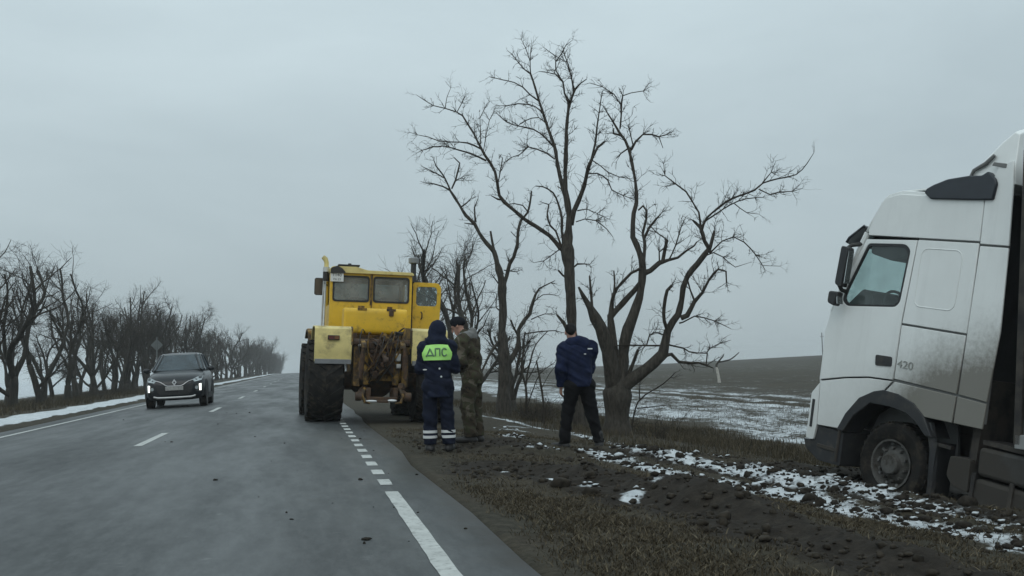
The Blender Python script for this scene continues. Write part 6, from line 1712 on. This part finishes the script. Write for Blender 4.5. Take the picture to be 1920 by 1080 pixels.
officer, _ = figure("person", "traffic officer in navy uniform with lime back panel, seen from behind", 1.80, 14.25, R(-8), JO,
                    {'L': ((.7, .6, .1), (0, 0, 1)), 'R': ((-.7, .6, .1), (0, 0, 1))}, officer_clothes, R(-15), R(22))

# --- man in camouflage, facing left towards the officer, head bowed over a paper
JC = dict(pelvis=(0, -.02, .98), chest=(0, .03, 1.36), neck=(0, .10, 1.555), head=(0, .185, 1.68), shL=(-.20, .05, 1.46), shR=(.20, .03, 1.46), elL=(-.27, .06, 1.17), elR=(.26, .03, 1.17), wrL=(-.13, .29, 1.12), wrR=(.14, .28, 1.13),
          hipL=(-.10, -.02, .93), hipR=(.10, -.02, .93), knL=(-.11, .03, .51), knR=(.12, .0, .51), anL=(-.11, -.02, .09), anR=(.13, -.05, .09), toeL=(-.14, .17, 0), toeR=(.19, .13, 0))
def camo_clothes(root, J, T, lo, hi):
    trousers(root, J, CAMO, lo, hi, .115, .100, .088, .09, 14)
    boots(root, J, lo, hi)
    jacket(root, J, CAMO, lo, hi, .84, .170, .188, .88, .090, .068, 16, .102)
    s = Sdf(lo, hi, RES); s.ell(T(0, -.025, .055), (.092, .112, .085), .02); s.cap(T(-.07, .0, .02), T(.07, .0, .02), .030, k=.03); s.cap(T(0, -.09, .02), T(0, -.08, .03), .045, k=.04); s.ell(T(0, .12, -.05), (.07, .075, .075), 0, sub=True); s.wrinkle(.008, 20, 18)
    person_piece("knit_cap", s, CAPM, root)
    s = Sdf(lo, hi, RES); s.cap((-.10, .0, 1.53), (.10, .0, 1.53), .075, k=.05); s.cap((-.12, .03, 1.52), (-.06, .12, 1.53), .05, k=.04); s.cap((.12, .03, 1.52), (.06, .12, 1.53), .05, k=.04); s.cap((0, -.04, 1.60), (0, -.03, 1.52), .055, .08, .05); s.wrinkle(.02, 10, 19)
    person_piece("grey_hood", s, GREYH, root)
camo_man, _ = figure("person", "man in brown camouflage and black knit cap, head bowed, facing the traffic officer", 2.44, 15.35, R(62), JC,
                     {'L': ((.5, .75, .1), (.2, 0, 1)), 'R': ((-.5, .75, .1), (-.2, 0, 1))}, camo_clothes, 0., R(32), sc=1.03)
pm = Matrix.Translation(camo_man.location) @ Matrix.Rotation(R(62), 4, 'Z') @ Matrix.Translation((.0, .40, 1.22)) @ Matrix.Rotation(R(48), 4, 'X') @ Matrix.Rotation(R(6), 4, 'Y')
pv = []
for i in range(9):
    for k in range(9): pv.append((-.105 + .21 * i / 8, -.148 + .296 * k / 8, .012 * math.sin(i * .8) + .01 * math.cos(k * .6)))
pf = [(i * 9 + k, i * 9 + 9 + k, i * 9 + 10 + k, i * 9 + k + 1) for i in range(8) for k in range(8)]
sheet = mk("paper_sheet", pv, pf, PAPER, None, 180); sheet.matrix_world = pm; so = sheet.modifiers.new("solid", 'SOLIDIFY'); so.thickness = .0015
tag(sheet, "white sheet of paper held between the officer and the camouflaged man", "paper")

# --- man in the blue jacket, walking off with his head down
JB = dict(pelvis=(0, 0, .97), chest=(.0, .05, 1.37), neck=(-.02, .12, 1.56), head=(-.05, .20, 1.70), shL=(-.20, .06, 1.46), shR=(.20, .05, 1.46), elL=(-.275, .02, 1.15), elR=(.20, .16, 1.16), wrL=(-.255, .10, .90), wrR=(.09, .32, 1.10),
          hipL=(-.10, 0, .92), hipR=(.10, 0, .92), knL=(-.18, .07, .51), knR=(.17, .0, .51), anL=(-.25, .05, .09), anR=(.25, -.07, .09), toeL=(-.38, .16, 0), toeR=(.29, .11, 0))
def blue_clothes(root, J, T, lo, hi):
    trousers(root, J, BLACKT, lo, hi, .115, .092, .078, .08, 24)
    boots(root, J, lo, hi)
    jacket(root, J, BLUEJ, lo, hi, .90, .195, .208, .88, .096, .066, 26, .110)
    s = Sdf(lo, hi, RES); s.cap((-.11, .04, 1.545), (.10, .02, 1.535), .085, k=.05); s.cap((-.0, -.01, 1.57), (.06, .0, 1.50), .085, .105, .05); s.cap((-.13, .06, 1.52), (-.09, .16, 1.55), .05, k=.05); s.cap((.12, .05, 1.52), (.07, .15, 1.55), .05, k=.05); s.wrinkle(.03, 10, 28)
    person_piece("hood", s, BLUEJ, root)
    s = Sdf(lo, hi, RES); s.ell(T(0, -.03, .045), (.084, .096, .088), .02); s.cap(T(0, -.07, -.02), T(0, -.06, .0), .055, k=.03); s.wrinkle(.008, 20, 29)
    person_piece("hair", s, HAIR, root)
    for (px, py, pz, w, h) in ((.125, -.150, 1.45, .075, .018), (.04, -.168, 1.375, .03, .014), (-.185, -.02, 1.475, .05, .016)):
        mb = MB(); mb.box((px, py, pz), (w, .02, h), (0, 0, R(12) if px > 0 else R(-40))); mb.build("white_logo", STRIPE, root, bevel=.004)
blue_man, _ = figure("person", "man in blue hooded jacket and black trousers, legs apart, looking down", 4.13, 15.45, R(4), JB,
                     {'L': ((.0, .25, -1), (.9, .2, 0)), 'R': ((-.5, .7, 0), (0, 0, 1))}, blue_clothes, R(-12), R(30), sc=1.04)
# ------------------------------------------------------------------ loose cover on the verge
def clod_mat(name, soil, snowf):
    """lump of soil; snow lies on what faces up"""
    m = bpy.data.materials.new(name); m.use_nodes = True
    N, L = m.node_tree.nodes, m.node_tree.links
    b = N["Principled BSDF"]; b.inputs['Roughness'].default_value = .95; b.inputs['Specular IOR Level'].default_value = .2
    g = N.new("ShaderNodeNewGeometry"); n = N.new("ShaderNodeTexNoise"); n.inputs['Scale'].default_value = 16; n.inputs['Detail'].default_value = 5
    L.new(g.outputs['Position'], n.inputs['Vector'])
    r = N.new("ShaderNodeValToRGB"); r.color_ramp.elements[0].position, r.color_ramp.elements[1].position = .3, .75
    r.color_ramp.elements[0].color = tuple(c * .5 for c in soil) + (1,); r.color_ramp.elements[1].color = tuple(c * 1.7 for c in soil) + (1,)
    L.new(n.outputs['Fac'], r.inputs['Fac']); out = r.outputs['Color']
    if snowf > 0:
        sx = N.new("ShaderNodeSeparateXYZ"); L.new(g.outputs['Normal'], sx.inputs[0])
        ad = N.new("ShaderNodeMath"); ad.operation = 'ADD'; L.new(sx.outputs['Z'], ad.inputs[0])
        n2 = N.new("ShaderNodeTexNoise"); n2.inputs['Scale'].default_value = 9; L.new(g.outputs['Position'], n2.inputs['Vector']); L.new(n2.outputs['Fac'], ad.inputs[1])
        mr = N.new("ShaderNodeMapRange"); mr.inputs['From Min'].default_value, mr.inputs['From Max'].default_value = 1.15 - snowf, 1.6 - snowf; L.new(ad.outputs[0], mr.inputs['Value'])
        mx = N.new("ShaderNodeMix"); mx.data_type = 'RGBA'; L.new(mr.outputs['Result'], mx.inputs['Factor']); L.new(out, mx.inputs['A']); mx.inputs['B'].default_value = (.50, .53, .55, 1); out = mx.outputs['Result']
    L.new(out, b.inputs['Base Color'])
    return m
def ico():
    t = (1 + 5 ** .5) / 2
    v = np.array([(-1, t, 0), (1, t, 0), (-1, -t, 0), (1, -t, 0), (0, -1, t), (0, 1, t), (0, -1, -t), (0, 1, -t), (t, 0, -1), (t, 0, 1), (-t, 0, -1), (-t, 0, 1)], float)
    f = [(0, 11, 5), (0, 5, 1), (0, 1, 7), (0, 7, 10), (0, 10, 11), (1, 5, 9), (5, 11, 4), (11, 10, 2), (10, 7, 6), (7, 1, 8), (3, 9, 4), (3, 4, 2), (3, 2, 6), (3, 6, 8), (3, 8, 9), (4, 9, 5), (2, 4, 11), (6, 2, 10), (8, 6, 7), (9, 8, 1)]
    v = [q / np.linalg.norm(q) for q in v]; out = []; cache = {}
    def mid(a, b):
        k = (min(a, b), max(a, b))
        if k not in cache:
            q = v[a] + v[b]; v.append(q / np.linalg.norm(q)); cache[k] = len(v) - 1
        return cache[k]
    for a, b, c in f:
        x, y, z = mid(a, b), mid(b, c), mid(c, a); out += [(a, x, z), (b, y, x), (c, z, y), (x, y, z)]
    return np.array(v), np.array(out)
ICO_V, ICO_F = ico()
def clods(name, pts, sizes, mat, seed, flat=.7, sink=.3):
    rng = np.random.default_rng(seed); n = len(pts)
    z = ground_z(pts[:, 0], pts[:, 1])
    k = len(ICO_V)
    jit = 1 + rng.normal(0, .16, (n, k, 1)); ax = rng.uniform(.65, 1.35, (n, 1, 3)); ax[..., 2] *= flat
    a = rng.uniform(0, 6.28, n); ca, sa = np.cos(a)[:, None], np.sin(a)[:, None]
    V = ICO_V[None] * jit * ax
    V = np.stack([V[..., 0] * ca - V[..., 1] * sa, V[..., 0] * sa + V[..., 1] * ca, V[..., 2]], -1) * sizes[:, None, None]
    V += np.stack([pts[:, 0], pts[:, 1], z + sizes * flat * (1 - sink) * .6], -1)[:, None, :]
    F = ICO_F[None] + (np.arange(n) * k)[:, None, None]
    o = big_mesh(name, V.reshape(-1, 3), F.reshape(-1, 3), mat); tag(o, kind="stuff"); return o
def scatter(rng, n, x0, x1, y0, y1, w):
    """points by density w(x, y); denser towards the camera like the footage of real gravel only by area"""
    P = np.stack([rng.uniform(x0, x1, n * 6), rng.uniform(y0, y1, n * 6)], -1)
    d = w(P[:, 0], P[:, 1]); keep = rng.random(len(P)) < d / max(d.max(), 1e-6)
    return P[keep][:n]
def sm(x, y): return cover(x, y)
rng = np.random.default_rng(77)
SOIL = (.030, .025, .019)
P = scatter(rng, 3200, 1.5, 9.0, 5.0, 19, lambda x, y: sm(x, y)[1] ** 1.5 + .02)
c1 = clods("soil_clods", P, rng.gamma(1.6, .008, len(P)) + .007, clod_mat("soil_clod", SOIL, 0), 1); tag(c1, "dark lumps of torn soil along the wheel ruts", "soil")
P = scatter(rng, 1400, 2.2, 9.5, 5.0, 22, lambda x, y: np.clip(sm(x, y)[0] + .35, 0, 1) ** 1.2)
c2 = clods("snowy_clods", P, rng.gamma(1.6, .009, len(P)) + .008, clod_mat("snow_capped_clod", SOIL, .25), 2); tag(c2, "soil lumps capped with snow along the churned strips", "snow")
P = scatter(rng, 1500, 3.0, 8.5, 5.0, 18, lambda x, y: np.clip(sm(x, y)[0] + .2, 0, 1))
c1b = clods("soil_clods", P, rng.gamma(1.6, .009, len(P)) + .007, clod_mat("soil_clod_wet", (.022, .018, .014), 0), 6); tag(c1b, "dark soil lumps poking through the snowy strips", "soil")
# big clods beside the lorry
PB = []
for _ in range(380):
    lx = rng.uniform(-7, 1.3); ly = rng.normal(1.95, .28)
    w = LORRY_O + LORRY_F * lx - LORRY_R * ly; PB.append((w.x, w.y))
PB = np.array(PB)
c3 = clods("snowy_clods", PB, rng.gamma(2.0, .010, len(PB)) + .010, clod_mat("snow_capped_lump", SOIL, .28), 3, .7); tag(c3, "larger snow-capped soil lumps heaped beside the stuck lorry", "snow")
# crumbs carried onto the asphalt
P = np.stack([rng.uniform(-4.5, 1.2, 90), 6 + 25 * rng.random(90)], -1)
P[:, 0] = np.where(rng.random(90) < .6, 1.2 - np.abs(rng.normal(0, 1.0, 90)), P[:, 0])
zz = road_z(P[:, 0], P[:, 1])
_gz = ground_z
def ground_z(x, y, fine=True): return road_z(x, y)
c4 = clods("dirt_crumbs", P, rng.gamma(1.2, .0045, len(P)) + .003, clod_mat("dirt_crumb", (.022, .019, .015), 0), 4, .6, .4); tag(c4, "crumbs of dark soil scattered on the asphalt", "soil")
ground_z = _gz

# ------------------------------------------------------------------ dry grass
def grass(name, pts, h, seed, mat, lean=.5, wid=.0045):
    rng = np.random.default_rng(seed); n = len(pts)
    z = ground_z(pts[:, 0], pts[:, 1]); a = rng.uniform(0, 6.28, n); hh = h * rng.uniform(.45, 1.3, n); l = np.abs(rng.normal(0, lean, n)) * hh
    dx, dy = np.cos(a), np.sin(a); b = rng.uniform(0, 6.28, n); wx, wy = np.cos(b) * wid, np.sin(b) * wid
    B = np.stack([pts[:, 0], pts[:, 1], z - .01], -1)
    V = np.stack([B + np.stack([wx, wy, 0 * wx], -1), B - np.stack([wx, wy, 0 * wx], -1), B + np.stack([dx * l * .4 - wx * .7, dy * l * .4 - wy * .7, hh * .62], -1), B + np.stack([dx * l * .4 + wx * .7, dy * l * .4 + wy * .7, hh * .62], -1), B + np.stack([dx * l, dy * l, hh], -1)], 1)
    k = np.arange(n)[:, None] * 5
    F = np.concatenate([k + np.array([[0, 1, 2]]), k + np.array([[0, 2, 3]]), k + np.array([[3, 2, 4]])], 0)
    o = big_mesh(name, V.reshape(-1, 3), F, mat, {"tone": np.repeat(rng.random(n), 5)}, smooth=False); return o
def grass_mat(name, dark, light):
    m = bpy.data.materials.new(name); m.use_nodes = True
    N, L = m.node_tree.nodes, m.node_tree.links
    b = N["Principled BSDF"]; b.inputs['Roughness'].default_value = .85; b.inputs['Specular IOR Level'].default_value = .15
    at = N.new("ShaderNodeAttribute"); at.attribute_name = "tone"
    r = N.new("ShaderNodeValToRGB"); r.color_ramp.elements[0].color = tuple(dark) + (1,); r.color_ramp.elements[1].color = tuple(light) + (1,)
    q = r.color_ramp.elements.new(.75); q.color = tuple((d * .6 + l * .4) for d, l in zip(dark, light)) + (1,)
    L.new(at.outputs['Fac'], r.inputs['Fac']); L.new(r.outputs['Color'], b.inputs['Base Color']); return m
GR = grass_mat("dry_grass", (.026, .020, .012), (.150, .124, .082))
GR2 = grass_mat("withered_weeds", (.028, .023, .014), (.130, .108, .070))
def gdens(x, y):
    s, m = sm(x, y)
    return sstep(1.35, 1.7, x + (fbm(y * 2, x * 2, 3, 91) - .5) * .5) * np.clip(1 - m * 1.15, 0, 1) * np.clip(1 - np.maximum(s + .55, 0) * 1.2, 0, 1) * (.25 + .75 * sstep(.35, .65, fbm(x * 1.6, y * 1.6, 3, 92)))
P = np.concatenate([scatter(rng, 42000, 1.3, 7.5, 4.6, 10, gdens), scatter(rng, 26000, 1.3, 8.5, 10, 20, gdens)])
g1 = grass("dry_grass", P, .038, 11, GR, 1.5); tag(g1, "short dry brown grass on the right verge", "grass", kind="stuff")
def gstrip(x, y): return np.exp(-((x - 9.2 - .35 * (fbm(y * .3, x * 0, 2, 95) - .5) * 4) / 1.25) ** 4) * (1 - lorry_mask(x, y)[0]) * (.3 + .7 * fbm(x, y, 3, 96)) + .25 * np.exp(-((x - 6.3) / .9) ** 2) * (y > 17)
P = scatter(rng, 26000, 5.0, 11.5, 12, 48, gstrip)
g2 = grass("withered_weeds", P, .17, 12, GR2, .6, .006); tag(g2, "withered brown weeds along the foot of the verge", "weeds", kind="stuff")
P = scatter(rng, 9000, 10.5, 20, 18, 50, lambda x, y: .4 + fbm(x * .6, y * .3, 3, 97))
g3 = grass("stubble", P, .10, 13, GR2, .5, .006); tag(g3, "sparse stubble poking through snow in the right field", "stubble", kind="stuff")
P = scatter(rng, 12000, -14.5, -8.6, 26, 90, lambda x, y: sstep(-8.6, -9.6, x) * (.2 + fbm(x, y * .5, 3, 98)) if False else (1 - sstep(-9.8, -8.8, x)) * (.2 + fbm(x, y * .5, 3, 98)))
g4 = grass("roadside_weeds", P, .22, 14, GR2, .6, .010); tag(g4, "dark dry weeds under the left row of trees", "weeds", kind="stuff")

# ------------------------------------------------------------------ far things
POLE = M("pole_concrete", (.20, .205, .21), rough=.8, var=.1)
for i, (px, py, lb) in enumerate(((64.6, 122.0, "thin far pole on the skyline left of the lorry's nose"), (67.4, 122.0, "thin far pole on the skyline right at the lorry's nose"))):
    z0 = gz(px, py); o = empty("utility_pole", (px, py, z0)); tag(o, lb, "pole", "far poles on the skyline")
    mb = MB(); mb.cyl((0, 0, -.3), (0, 0, 4.2), .08, .06, n=8); mb.build("post", POLE, o)
    mb = MB(); mb.box((0, 0, 3.7), (.5, .06, .06)); mb.build("cross_arm", POLE, o)
SIGNB = M("sign_back_grey", (.11, .12, .118), rough=.5, metal=.2, var=.1)
sg = empty("road_sign", (-7.25, 55.0, gz(-7.25, 55.0)), R(8)); tag(sg, "grey back of a diamond road sign on a post behind the dark car", "road sign")
mb = MB(); mb.prism(round_poly([(0, 2.20), (.30, 2.50), (0, 2.80), (-.30, 2.50)], .05), .02, .035, 'y'); mb.build("sign_panel", SIGNB, sg)
mb = MB(); mb.cyl((0, 0, -.1), (0, 0, 2.9), .035, n=10); mb.build("post", SIGNB, sg)

# ------------------------------------------------------------------ wintry haze
hz = MB(); hz.box((0, 700, -10), (2400, 1800, 47))
haze = mk("haze", hz.v, hz.f, None)
tag(haze, kind="stuff")
hm = bpy.data.materials.new("haze_air"); hm.use_nodes = True
hn, hl = hm.node_tree.nodes, hm.node_tree.links
hn.remove(hn["Principled BSDF"])
pv_ = hn.new("ShaderNodeVolumePrincipled"); pv_.inputs['Color'].default_value = (.93, .955, .965, 1); pv_.inputs['Density'].default_value = .0006; pv_.inputs['Anisotropy'].default_value = .2
hl.new(pv_.outputs['Volume'], hn["Material Output"].inputs['Volume'])
haze.data.materials.append(hm)
